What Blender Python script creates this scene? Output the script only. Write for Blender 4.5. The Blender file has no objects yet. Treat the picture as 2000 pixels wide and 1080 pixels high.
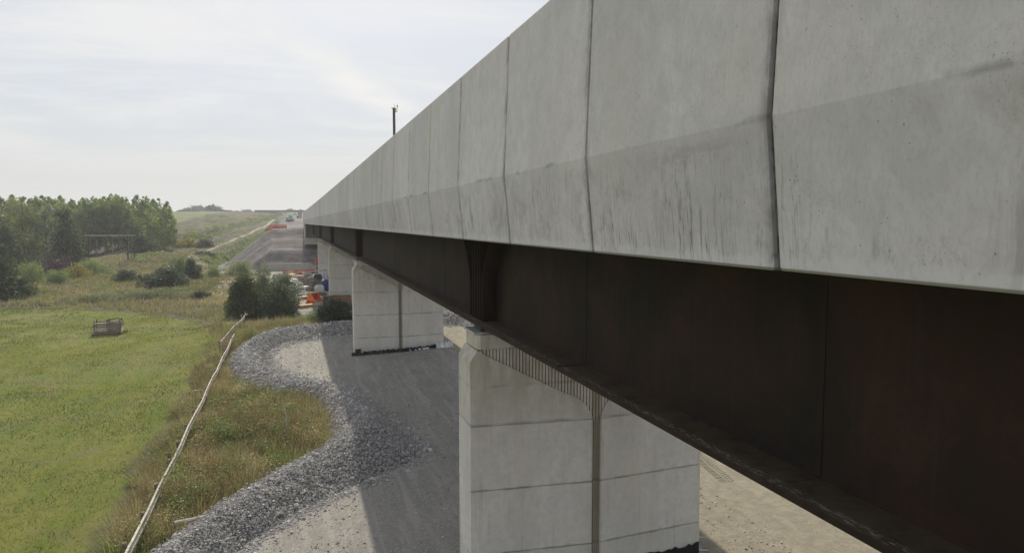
import bpy, bmesh, math, random
import numpy as np
from mathutils import Vector, Matrix, Euler
R = math.radians
random.seed(7); rng = np.random.default_rng(11)
scn = bpy.context.scene
# ------------------------------------------------------------------ camera, sky, sun, exposure
cam_d = bpy.data.cameras.new('camera'); cam_o = bpy.data.objects.new('camera', cam_d)
scn.collection.objects.link(cam_o); scn.camera = cam_o
cam_d.sensor_width = 36; cam_d.lens = 24; cam_d.clip_start = 0.1; cam_d.clip_end = 12000
cam_o.location = (0, 0, 0); cam_o.rotation_euler = (R(90-4.504), 0, R(-17.71))
SUN_DIR = Vector((0.06, 1.25, 1.0)).normalized()
SUN_EL = math.asin(SUN_DIR.z)
wd = bpy.data.worlds.new('World'); scn.world = wd; wd.use_nodes = True
wn = wd.node_tree; wn.nodes.clear()
def wnode(t, **k):
    n = wn.nodes.new(t)
    for a, b in k.items(): setattr(n, a, b)
    return n
wout = wnode('ShaderNodeOutputWorld'); wbg = wnode('ShaderNodeBackground'); wbg.inputs['Strength'].default_value = 0.10
sky = wnode('ShaderNodeTexSky', sky_type='NISHITA', sun_disc=False, sun_elevation=SUN_EL, sun_rotation=R(2.7), dust_density=2.0, air_density=1.0)
tc = wnode('ShaderNodeTexCoord')
sx = wnode('ShaderNodeSeparateXYZ'); wn.links.new(tc.outputs['Generated'], sx.inputs[0])
def wmath(op, a, b=None, c=None, clamp=False):
    n = wnode('ShaderNodeMath', operation=op, use_clamp=clamp)
    for i, v in enumerate((a, b, c)):
        if v is None: continue
        if isinstance(v, (int, float)): n.inputs[i].default_value = v
        else: wn.links.new(v, n.inputs[i])
    return n.outputs[0]
zc = wmath('MAXIMUM', sx.outputs[2], 0.0); zz = wmath('ADD', zc, 0.12)
u = wmath('DIVIDE', sx.outputs[0], zz); v = wmath('DIVIDE', sx.outputs[1], zz)
cb = wnode('ShaderNodeCombineXYZ'); wn.links.new(u, cb.inputs[0]); wn.links.new(v, cb.inputs[1])
def wnoise(scale, rot, sc, detail=6, rough=0.55, dist=0.0):
    m = wnode('ShaderNodeMapping'); m.inputs['Rotation'].default_value = (0, 0, R(rot)); m.inputs['Scale'].default_value = sc
    wn.links.new(cb.outputs[0], m.inputs[0])
    n = wnode('ShaderNodeTexNoise'); n.inputs['Scale'].default_value = scale; n.inputs['Detail'].default_value = detail
    n.inputs['Roughness'].default_value = rough; n.inputs['Distortion'].default_value = dist
    wn.links.new(m.outputs[0], n.inputs['Vector']); return n.outputs[0]
def wramp(x, a, b, lo=0., hi=1.):
    n = wnode('ShaderNodeMapRange', interpolation_type='SMOOTHSTEP'); n.inputs[1].default_value = a; n.inputs[2].default_value = b
    n.inputs[3].default_value = lo; n.inputs[4].default_value = hi; wn.links.new(x, n.inputs[0]); return n.outputs[0]
c1 = wramp(wnoise(0.55, 50, (1, 2.0, 1), 8, .6, .6), .42, .66)
c2 = wramp(wnoise(1.6, -20, (1, 2.2, 1), 7, .62, .3), .45, .70)
BA, BB, BC = -0.829, 0.559, 1.518
# broad streak of high cloud lying across the sky ahead
ln = wmath('ADD', wmath('MULTIPLY', u, BA), wmath('MULTIPLY', v, BB))
wob = wmath('MULTIPLY', wmath('SUBTRACT', wnoise(1.3, 0, (1, 1, 1), 6), .5), 0.45)
band = wmath('ABSOLUTE', wmath('SUBTRACT', wmath('ADD', ln, wob), BC))
bandf = wmath('MULTIPLY', wramp(band, 0.0, 0.26, 1., 0.), wramp(wnoise(2.4, 60, (1, 1, 1), 6), .3, .62, .35, 1.))
cov = wmath('MAXIMUM', wmath('MULTIPLY', c1, .75), wmath('MULTIPLY', c2, .45)); cov = wmath('MAXIMUM', cov, wmath('MULTIPLY', bandf, 1.0))
base = wramp(zc, 0.0, 0.40, .95, .72)
fac = wmath('ADD', base, wmath('MULTIPLY', cov, wmath('SUBTRACT', 1.0, base)), clamp=True)
cm = wnode('ShaderNodeMix', data_type='RGBA'); wn.links.new(cov, cm.inputs[0])
cm.inputs[6].default_value = (6.5, 6.95, 7.6, 1); cm.inputs[7].default_value = (9.0, 8.9, 8.7, 1)
hm = wnode('ShaderNodeMix', data_type='RGBA'); wn.links.new(wramp(zc, 0.0, 0.17, 1., 0.), hm.inputs[0])
wn.links.new(cm.outputs[2], hm.inputs[6]); hm.inputs[7].default_value = (7.1, 7.2, 7.05, 1)
mx = wnode('ShaderNodeMix', data_type='RGBA'); wn.links.new(fac, mx.inputs[0])
wn.links.new(sky.outputs[0], mx.inputs[6]); wn.links.new(hm.outputs[2], mx.inputs[7])
wn.links.new(mx.outputs[2], wbg.inputs[0]); wn.links.new(wbg.outputs[0], wout.inputs[0])
sd = bpy.data.lights.new('sun', 'SUN'); sd.energy = 4.6; sd.angle = R(0.6); sd.color = (1, .92, .78)
so = bpy.data.objects.new('sun', sd); scn.collection.objects.link(so); so.rotation_euler = SUN_DIR.to_track_quat('Z', 'Y').to_euler()
so.location = (0, -20, 60)
scn.view_settings.view_transform = 'Standard'; scn.view_settings.look = 'None'
scn.view_settings.exposure = 0.0; scn.view_settings.gamma = 1; scn.view_settings.use_curve_mapping = False
scn.cycles.volume_bounces = 0; scn.cycles.max_bounces = 7; scn.cycles.diffuse_bounces = 4; scn.cycles.transparent_max_bounces = 6

# ------------------------------------------------------------------ helpers
COL = scn.collection
p_ = math.atan((540-435)/1333.); f_ = 1333.
rot_ = np.array(cam_o.rotation_euler.to_matrix())
def ray(x, y): return rot_ @ np.array([(x-1000)/f_, (540-y)/f_, -1.])
def at(px, py, Y):               # place of a thing seen in a survey sighting, at its own distance Y along the bridge
    r = ray(px, py); return r*Y/r[1]
def tag(o, label=None, cat=None, group=None, kind=None):
    if label: o['label'] = label
    if cat: o['category'] = cat
    if group: o['group'] = group
    if kind: o['kind'] = kind
    return o
def empty(name, loc, label, cat, group=None, rz=0):
    o = bpy.data.objects.new(name, None); COL.objects.link(o); o.location = loc; o.rotation_euler.z = rz
    o.empty_display_size = .3; tag(o, label, cat, group); return o
def link(name, me, parent=None, loc=None):
    o = bpy.data.objects.new(name, me); COL.objects.link(o)
    if parent is not None: o.parent = parent
    if loc is not None: o.location = loc
    return o
def np_mesh(name, V, F, mat=None, smooth=False, attrs=None):
    V = np.asarray(V, np.float32); F = np.asarray(F, np.int32); k = F.shape[1]
    me = bpy.data.meshes.new(name); me.vertices.add(len(V)); me.vertices.foreach_set('co', V.ravel())
    me.loops.add(F.size); me.loops.foreach_set('vertex_index', F.ravel())
    me.polygons.add(len(F)); me.polygons.foreach_set('loop_start', np.arange(0, F.size, k, dtype=np.int32))
    try: me.polygons.foreach_set('loop_total', np.full(len(F), k, np.int32))
    except Exception: pass
    me.update(calc_edges=True)
    me.polygons.foreach_set('use_smooth', np.full(len(F), smooth))
    if attrs:
        for n, a in attrs.items():
            a = np.asarray(a, np.float32)
            if a.ndim == 1:
                at_ = me.attributes.new(n, 'FLOAT', 'POINT'); at_.data.foreach_set('value', a)
            else:
                at_ = me.attributes.new(n, 'FLOAT_COLOR', 'POINT'); at_.data.foreach_set('color', a.ravel())
    if mat: me.materials.append(mat)
    return me
class MB:
    def __init__(s): s.bm = bmesh.new()
    def box(s, x0, x1, y0, y1, z0, z1, rz=0, c=None, bev=0, rot=None):
        g = bmesh.ops.create_cube(s.bm, size=1)['verts']
        bmesh.ops.scale(s.bm, vec=(x1-x0, y1-y0, z1-z0), verts=g)
        if bev:
            es = list({e for v in g for e in v.link_edges})
            r = bmesh.ops.bevel(s.bm, geom=es, offset=bev, segments=1, affect='EDGES'); g = list({v for f in r['faces'] for v in f.verts})
            g = list({v for f in g[0].link_faces for v in f.verts} | set(g))
        if rz: bmesh.ops.rotate(s.bm, cent=(0, 0, 0), matrix=Matrix.Rotation(rz, 3, 'Z'), verts=g)
        if rot is not None: bmesh.ops.rotate(s.bm, cent=(0, 0, 0), matrix=rot, verts=g)
        bmesh.ops.translate(s.bm, vec=((x0+x1)/2, (y0+y1)/2, (z0+z1)/2), verts=g); return g
    def cyl(s, a, b, r0, r1=None, n=8):
        a = Vector(a); b = Vector(b); d = b-a; r1 = r0 if r1 is None else r1
        g = bmesh.ops.create_cone(s.bm, cap_ends=True, segments=n, radius1=r0, radius2=max(r1, .001), depth=d.length)['verts']
        bmesh.ops.rotate(s.bm, cent=(0, 0, 0), matrix=d.to_track_quat('Z', 'Y').to_matrix(), verts=g)
        bmesh.ops.translate(s.bm, vec=(a+b)/2, verts=g); return g
    def prism(s, pts, y0, y1):          # pts in x,z
        a = [s.bm.verts.new((x, y0, z)) for x, z in pts]; b = [s.bm.verts.new((x, y1, z)) for x, z in pts]
        s.bm.faces.new(a); s.bm.faces.new(b[::-1]); n = len(pts)
        for i in range(n): s.bm.faces.new((a[i], b[i], b[(i+1) % n], a[(i+1) % n]))
        return a+b
    def loft(s, rings):
        rr = [[s.bm.verts.new(p) for p in r] for r in rings]
        s.bm.faces.new(rr[0][::-1]); s.bm.faces.new(rr[-1]); n = len(rr[0])
        for a, b in zip(rr, rr[1:]):
            for i in range(n): s.bm.faces.new((a[i], a[(i+1) % n], b[(i+1) % n], b[i]))
    def mesh(s, name, mat, smooth=False):
        bmesh.ops.recalc_face_normals(s.bm, faces=s.bm.faces)
        me = bpy.data.meshes.new(name); s.bm.to_mesh(me); s.bm.free()
        if mat: me.materials.append(mat)
        if smooth: me.polygons.foreach_set('use_smooth', [True]*len(me.polygons))
        return me
    def build(s, name, mat, parent=None, loc=None, smooth=False): return link(name, s.mesh(name, mat, smooth), parent, loc)
def vnoise(x, y, seed=0, oct=4, f0=1.0):
    out = np.zeros_like(x, dtype=float); amp = 1.; tot = 0
    for o in range(oct):
        f = f0*2**o; X = x*f+seed*17.3; Y = y*f+seed*9.1; xi = np.floor(X); yi = np.floor(Y); fx = X-xi; fy = Y-yi
        fx = fx*fx*(3-2*fx); fy = fy*fy*(3-2*fy)
        def h(a, b): t = np.sin(a*127.1+b*311.7+seed*7.7)*43758.5453; return t-np.floor(t)
        n = h(xi, yi)*(1-fx)*(1-fy)+h(xi+1, yi)*fx*(1-fy)+h(xi, yi+1)*(1-fx)*fy+h(xi+1, yi+1)*fx*fy
        out += amp*(n-.5); tot += amp; amp *= .5
    return out/tot*2
def sstep(x, a, b): t = np.clip((x-a)/(b-a), 0, 1); return t*t*(3-2*t)

# ------------------------------------------------------------------ materials
def new_mat(name):
    m = bpy.data.materials.new(name); m.use_nodes = True; nt = m.node_tree; nt.nodes.clear()
    o = nt.nodes.new('ShaderNodeOutputMaterial'); b = nt.nodes.new('ShaderNodeBsdfPrincipled'); nt.links.new(b.outputs[0], o.inputs[0])
    return m, nt, b, o
class N:
    def __init__(s, nt): s.nt = nt
    def n(s, t, **k):
        q = s.nt.nodes.new(t)
        for a, b in k.items(): setattr(q, a, b)
        return q
    def set(s, i, v):
        if v is None: return
        if isinstance(v, (int, float)):
            if i.type == 'RGBA': i.default_value = (v, v, v, 1)
            else: i.default_value = v
        elif isinstance(v, tuple): i.default_value = v if len(v) != 3 or i.type != 'RGBA' else (*v, 1)
        else: s.nt.links.new(v, i)
    def m(s, op, a, b=None, clamp=False):
        q = s.n('ShaderNodeMath', operation=op, use_clamp=clamp); s.set(q.inputs[0], a); s.set(q.inputs[1], b); return q.outputs[0]
    def mix(s, f, a, b, mode='MIX'):
        q = s.n('ShaderNodeMix', data_type='RGBA', blend_type=mode); s.set(q.inputs[0], f); s.set(q.inputs[6], a); s.set(q.inputs[7], b); return q.outputs[2]
    def pos(s): return s.n('ShaderNodeNewGeometry').outputs['Position']
    def map(s, v, sc=(1, 1, 1), loc=(0, 0, 0), rot=(0, 0, 0)):
        q = s.n('ShaderNodeMapping'); s.nt.links.new(v, q.inputs[0]); q.inputs['Scale'].default_value = sc; q.inputs['Location'].default_value = loc; q.inputs['Rotation'].default_value = rot; return q.outputs[0]
    def noise(s, v, sc, det=5, ro=.55, dist=0): 
        q = s.n('ShaderNodeTexNoise'); s.nt.links.new(v, q.inputs['Vector']); q.inputs['Scale'].default_value = sc; q.inputs['Detail'].default_value = det; q.inputs['Roughness'].default_value = ro; q.inputs['Distortion'].default_value = dist; return q.outputs[0]
    def vor(s, v, sc, out=0, feat='F1'):
        q = s.n('ShaderNodeTexVoronoi', feature=feat); s.nt.links.new(v, q.inputs['Vector']); q.inputs['Scale'].default_value = sc; return q.outputs[out]
    def ramp(s, x, a, b, lo=0., hi=1., sm=True):
        q = s.n('ShaderNodeMapRange', interpolation_type='SMOOTHSTEP' if sm else 'LINEAR'); s.set(q.inputs[0], x); q.inputs[1].default_value = a; q.inputs[2].default_value = b; q.inputs[3].default_value = lo; q.inputs[4].default_value = hi; return q.outputs[0]
    def sep(s, v): q = s.n('ShaderNodeSeparateXYZ'); s.nt.links.new(v, q.inputs[0]); return q.outputs
    def bump(s, h, st, d=.02):
        q = s.n('ShaderNodeBump'); s.nt.links.new(h, q.inputs['Height']); q.inputs['Strength'].default_value = st; q.inputs['Distance'].default_value = d; return q.outputs[0]
    def attr(s, n): q = s.n('ShaderNodeAttribute', attribute_name=n); return q
def plain(name, col, rough=.8, var=.25, sc=3, metal=0, bump=0):
    m, nt, b, o = new_mat(name); q = N(nt); P = q.pos()
    n = q.noise(P, sc, 6, .6); c = q.mix(q.ramp(n, .3, .7), tuple(x*(1-var) for x in col), tuple(min(1, x*(1+var)) for x in col))
    q.set(b.inputs['Base Color'], c); b.inputs['Roughness'].default_value = rough; b.inputs['Metallic'].default_value = metal
    b.inputs['Specular IOR Level'].default_value = .3
    if bump: nt.links.new(q.bump(q.noise(P, sc*8, 5), bump), b.inputs['Normal'])
    return m
def concrete_mat(name, c0, c1, kind):
    m, nt, b, o = new_mat(name); q = N(nt); P = q.pos(); oi = q.n('ShaderNodeObjectInfo').outputs['Random']
    big = q.noise(q.map(P, (1, .6, .35)), 1.1, 6, .62, .4); mid = q.noise(P, 5, 6, .6)
    c = q.mix(q.ramp(big, .3, .72), c0, c1)
    c = q.mix(q.ramp(mid, .35, .7, 0, .35), c, tuple(x*.78 for x in c0))
    # warm/cool drift
    c = q.mix(q.ramp(q.noise(P, .8, 3), .45, .7, 0, .35), c, (c1[0]*.98, c1[1]*.93, c1[2]*.80))
    # each piece of its own tone
    c = q.mix(1.0, c, q.mix(oi, (.93, .93, .92), (1.05, 1.05, 1.06)), 'MULTIPLY')
    # pores
    po = q.vor(P, 15); pm = q.ramp(po, .05, .15, 1, 0); pm = q.m('MULTIPLY', pm, q.ramp(q.noise(P, 2.2, 4), .42, .62))
    c = q.mix(q.m('MULTIPLY', pm, .6), c, (.12, .12, .115)); fine = q.noise(q.map(P, (1, 1, .5)), 38, 4, .7); c = q.mix(q.ramp(fine, .42, .72, 0, .28), c, tuple(x*.62 for x in c0))
    xyz = q.sep(P)
    if kind == 'parapet':
        z = xyz[2]
        # runs of rain dirt below the fold, on some panels, strongest towards the drip edge
        yw = q.m('ADD', q.m('MULTIPLY', xyz[1], 1.0), q.m('MULTIPLY', q.noise(q.map(P, (1, 1, .6)), 3.5, 3), .035))
        cv = q.n('ShaderNodeCombineXYZ'); q.set(cv.inputs[0], q.m('MULTIPLY', yw, 7.5)); q.set(cv.inputs[1], q.m('MULTIPLY', oi, 40)); q.set(cv.inputs[2], q.m('MULTIPLY', z, .55))
        st = q.ramp(q.m('ABSOLUTE', q.m('SUBTRACT', q.noise(cv.outputs[0], 1.4, 3, .6), .5)), .0, .020, 1, 0)
        patch = q.ramp(q.noise(q.map(P, (1, 1, .2), loc=(0, 1.1, 0)), .42, 2), .40, .55)
        pan = q.ramp(q.noise(q.map(P, (0, .333, 0)), 2.3, 0), .38, .60, .15, 1)
        low = q.m('MULTIPLY', q.ramp(z, .70, .50), q.ramp(z, -.35, .60, 1, .45))
        s = q.m('MULTIPLY', q.m('MULTIPLY', st, q.m('ADD', patch, .04)), q.m('MULTIPLY', low, pan))
        c = q.mix(q.m('MULTIPLY', s, .82, True), c, (.07, .07, .07))
        # dark grime line hanging just under the fold
        fl = q.m('MULTIPLY', q.ramp(q.m('ABSOLUTE', q.m('SUBTRACT', z, q.m('ADD', .66, q.m('MULTIPLY', q.noise(P, 3, 4), .09)))), .0, .045, 1, 0), q.ramp(q.noise(P, 1.2, 4), .52, .62))
        c = q.mix(q.m('MULTIPLY', fl, .5), c, (.12, .12, .12))
        # water marks and blotches low down
        bl = q.m('MULTIPLY', q.ramp(q.noise(q.map(P, (1, 1, .6)), 2.6, 8, .7, 1.2), .52, .66), q.ramp(z, .65, -.1, .1, .8))
        c = q.mix(q.m('MULTIPLY', bl, .55), c, (.25, .24, .215)); sk = q.m('MULTIPLY', q.ramp(q.vor(P, 42), .08, .2, 1, 0), q.ramp(q.noise(P, 1.6, 5, .65), .46, .62)); c = q.mix(q.m('MULTIPLY', sk, .55), c, (.13, .13, .13))
        wm = q.m('MULTIPLY', q.ramp(q.noise(q.map(P, (1, .8, .8)), 1.3, 7, .68, .8), .50, .68), q.ramp(z, .70, .55, 0, 1)); c = q.mix(q.m('MULTIPLY', wm, .55), c, (.34, .305, .235))
        # pale lime bloom creeping up from the drip edge
        lb = q.m('ADD', z, q.m('MULTIPLY', q.noise(q.map(P, (1, 1, .5)), 5, 7, .7, .8), -.42)); lm = q.ramp(lb, -.47, -.40, 1, 0)
        c = q.mix(q.m('MULTIPLY', lm, .45), c, (.72, .73, .73))
        c = q.mix(q.m('MULTIPLY', q.ramp(z, .715, .685), .12), c, (.20, .21, .22))  # even grime tone below the fold, with the downturned facet's shade painted in
        gr = q.ramp(z, -.300, -.312); c = q.mix(q.m('MULTIPLY', gr, .8), c, (.16, .17, .11))
        # vertical float marks above the fold
        vs = q.noise(q.map(P, (1, 5, .22)), 2.2, 5, .6); c = q.mix(q.ramp(vs, .50, .78, 0, .16), c, tuple(x*.70 for x in c0))
        # dirty margins beside the joints
        e = q.m('ABSOLUTE', q.m('SUBTRACT', q.m('FRACT', q.m('DIVIDE', q.m('SUBTRACT', xyz[1], .8721), 2.997)), .5))
        em = q.m('MULTIPLY', q.ramp(e, .455, .495), q.ramp(q.noise(q.map(P, (1, 2, .5)), 4, 6, .7), .42, .62))
        c = q.mix(q.m('MULTIPLY', em, .5), c, (.15, .15, .145))
    if kind == 'pier':
        vs = q.ramp(q.noise(q.map(P, (4, 1, .18)), 2.5, 6, .6), .55, .75)
        c = q.mix(q.m('MULTIPLY', vs, .35), c, (.23, .22, .20))
        ts = q.m('MULTIPLY', q.ramp(xyz[2], -6.8, -3.2), q.ramp(q.noise(q.map(P, (2, 1, .6)), 1.6, 6, .65), .38, .68))
        c = q.mix(q.m('MULTIPLY', ts, .65), c, (.36, .32, .235))
        ch = q.ramp(q.m('ABSOLUTE', q.m('SUBTRACT', xyz[0], PX)), .08, .20, 1, 0)
        c = q.mix(q.m('MULTIPLY', ch, .60), c, (.20, .165, .085))
        for jz in (-9.27, -7.43, -5.58, -4.5):
            j = q.m('MULTIPLY', q.ramp(q.m('ABSOLUTE', q.m('SUBTRACT', xyz[2], q.m('ADD', jz-.03, q.m('MULTIPLY', q.noise(P, 2.5, 5), .09)))), .01, .07, 1, 0), q.ramp(q.noise(q.map(P, (1, 1, 3)), 1.6, 4), .4, .62, .03, .42))
            c = q.mix(j, c, (.16, .16, .155))
        gd = q.m('MULTIPLY', q.ramp(xyz[2], -9.6, -10.8), q.ramp(q.noise(P, 3, 5), .35, .6, .3, 1)); c = q.mix(q.m('MULTIPLY', gd, .5), c, (.24, .22, .19))
    q.set(b.inputs['Base Color'], c); b.inputs['Roughness'].default_value = .86; b.inputs['Specular IOR Level'].default_value = .25
    h = q.m('ADD', q.m('MULTIPLY', pm, -1.0), q.m('ADD', q.m('MULTIPLY', mid, .5), q.m('MULTIPLY', q.noise(P, 60, 4), .5)))
    nt.links.new(q.bump(h, .30, .006), b.inputs['Normal']); return m
PX = 8.15
M = {}
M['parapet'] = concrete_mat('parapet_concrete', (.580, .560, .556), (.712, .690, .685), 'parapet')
M['pier'] = concrete_mat('pier_concrete', (.58, .56, .515), (.70, .68, .63), 'pier')
M['conc'] = concrete_mat('plain_concrete', (.40, .385, .35), (.50, .48, .43), 'plain')
def steel_mat():
    m, nt, b, o = new_mat('weathering_steel'); q = N(nt); P = q.pos()
    n = q.noise(q.map(P, (1, .6, .6)), .9, 6, .65, .6); n2 = q.noise(P, 9, 6, .7)
    c = q.mix(q.ramp(n, .35, .68), (.018, .0135, .011), (.048, .025, .016)); c = q.mix(q.ramp(n2, .4, .7, 0, .6), c, (.023, .018, .016))
    st = q.noise(q.map(P, (1, 3, .12)), 3, 5, .6); c = q.mix(q.ramp(st, .5, .75, 0, .4), c, (.040, .035, .031))
    xyz = q.sep(P); sn = q.n('ShaderNodeNewGeometry').outputs['Normal']; nz = q.sep(sn)[2]
    up = q.m('MULTIPLY', q.ramp(nz, .5, .8), q.ramp(q.noise(P, 2.2, 7, .7, .5), .20, .62)); c = q.mix(q.m('MULTIPLY', up, .85), c, (.115, .092, .068))
    ed = q.m('MULTIPLY', q.ramp(q.m('ABSOLUTE', q.m('SUBTRACT', xyz[0], 4.74)), .0, .10, 1, 0), q.ramp(q.noise(q.map(P, (5, 1, 1)), 7, 6, .75), .50, .60)); c = q.mix(q.m('MULTIPLY', q.m('MULTIPLY', ed, q.ramp(nz, .5, .8)), .8), c, (.42, .40, .36))
    q.set(b.inputs['Base Color'], c); b.inputs['Roughness'].default_value = .7; b.inputs['Specular IOR Level'].default_value = .2
    nt.links.new(q.bump(n2, .25, .01), b.inputs['Normal']); return m
M['steel'] = steel_mat()
M['seal'] = plain('joint_seal', (.13, .132, .128), .8, .75, 9)
M['black'] = plain('black_membrane', (.012, .012, .013), .45, .3, 6)
M['white'] = plain('white_plastic', (.72, .73, .74), .55, .12, 3)
M['galv'] = plain('galvanised', (.55, .56, .57), .4, .15, 8, .4)
M['dark'] = plain('dark_steel', (.045, .05, .058), .6, .3, 5)
M['wood'] = plain('weathered_wood', (.47, .44, .37), .9, .35, 9, 0, .3)
M['wood2'] = plain('brown_log', (.20, .165, .13), .9, .5, 9, 0, .3)
M['logdark'] = plain('dark_wood', (.035, .030, .026), .9, .5, 4)
M['orange'] = plain('orange_paint', (.72, .16, .035), .55, .2, 2)
M['red'] = plain('red_plastic', (.55, .045, .03), .5, .2, 2)
M['yellow'] = plain('yellow_paint', (.62, .42, .04), .5, .2, 2)
M['blue'] = plain('blue_plastic', (.02, .05, .16), .5, .2, 2)
M['teal'] = plain('teal_paint', (.10, .33, .38), .5, .15, 2)
M['timber'] = plain('pale_timber', (.50, .38, .23), .8, .3, 4)
M['bag'] = plain('bulk_bag', (.62, .60, .55), .8, .2, 2)
M['bagbrown'] = plain('mossy_bag', (.14, .125, .095), .9, .5, 3)
M['bark'] = plain('bark', (.10, .085, .07), .9, .5, 3, 0, .4)
M['palebark'] = plain('pale_bark', (.36, .34, .30), .9, .35, 2)
def leaf_mat(name, a, b2, trans=.35, sc=.5):
    m = bpy.data.materials.new(name); m.use_nodes = True; nt = m.node_tree; nt.nodes.clear(); q = N(nt)
    o = q.n('ShaderNodeOutputMaterial'); d = q.n('ShaderNodeBsdfDiffuse'); t = q.n('ShaderNodeBsdfTranslucent'); g = q.n('ShaderNodeBsdfGlossy'); g.inputs['Roughness'].default_value = .5
    oi = q.n('ShaderNodeObjectInfo').outputs['Random']; r = q.attr('tone').outputs['Fac']
    c = q.mix(r, a, b2); c = q.mix(1.0, c, q.mix(oi, (.82, .86, .9), (1.15, 1.1, 1.0)), 'MULTIPLY')
    q.set(d.inputs[0], c); q.set(t.inputs[0], q.mix(1.0, c, (1.25, 1.25, .75), 'MULTIPLY')); q.set(g.inputs[0], (.7, .75, .8))
    s1 = q.n('ShaderNodeMixShader'); s1.inputs[0].default_value = trans; nt.links.new(d.outputs[0], s1.inputs[1]); nt.links.new(t.outputs[0], s1.inputs[2])
    s2 = q.n('ShaderNodeMixShader'); s2.inputs[0].default_value = .06; nt.links.new(s1.outputs[0], s2.inputs[1]); nt.links.new(g.outputs[0], s2.inputs[2])
    nt.links.new(s2.outputs[0], o.inputs[0]); return m
L = {}
L['poplar'] = leaf_mat('leaf_poplar', (.12, .165, .060), (.36, .43, .17), .5)
L['green'] = leaf_mat('leaf_green', (.085, .125, .045), (.27, .34, .13), .45)
L['dark'] = leaf_mat('leaf_dark', (.028, .045, .018), (.085, .115, .045))
L['olive'] = leaf_mat('leaf_olive', (.11, .135, .050), (.27, .29, .13))
L['silver'] = leaf_mat('leaf_silver', (.09, .12, .070), (.34, .39, .28), .25)
L['willow'] = leaf_mat('leaf_yellow_top', (.030, .050, .014), (.115, .145, .028))
L['purple'] = leaf_mat('leaf_purple', (.040, .018, .020), (.075, .040, .040), .2)
L['yellow'] = leaf_mat('leaf_yellow', (.16, .15, .03), (.38, .34, .06))
L['blue'] = leaf_mat('leaf_hazy', (.035, .05, .04), (.07, .09, .065))
L['dry'] = leaf_mat('dry_grass', (.21, .175, .105), (.60, .52, .35), .3)
L['brown'] = leaf_mat('brown_stems', (.12, .085, .052), (.28, .21, .13), .3)
L['grass'] = leaf_mat('green_grass', (.080, .105, .016), (.31, .32, .05), .4)
L['bramble'] = leaf_mat('bramble', (.08, .10, .055), (.30, .32, .22), .25)
def stone_mat(name, a, b2, sc):
    m, nt, b, o = new_mat(name); q = N(nt); P = q.pos(); r = q.attr('tone').outputs['Fac']
    c = q.mix(r, a, b2); c = q.mix(q.ramp(q.noise(P, 1.2, 3), .4, .65, 0, .5), c, tuple((x+y)/2*.72 for x, y in zip(a, b2)))
    q.set(b.inputs['Base Color'], c); b.inputs['Roughness'].default_value = .9; b.inputs['Specular IOR Level'].default_value = .25; return m
M['stone'] = stone_mat('crushed_stone', (.26, .252, .256), (.64, .625, .60), 8)
def bank_mat():
    m, nt, b, o = new_mat('gravel_bank'); q = N(nt); P = q.pos()
    v = q.vor(P, 9, 1); vs = q.sep(v)[0]; d = q.vor(P, 9, 0); c = q.mix(vs, (.18, .175, .18), (.46, .445, .43)); c = q.mix(q.ramp(d, .35, .7), c, (.12, .117, .117))
    q.set(b.inputs['Base Color'], c); b.inputs['Roughness'].default_value = .95; nt.links.new(q.bump(d, 1.0, -.06), b.inputs['Normal']); return m
M['bank'] = bank_mat()
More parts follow.
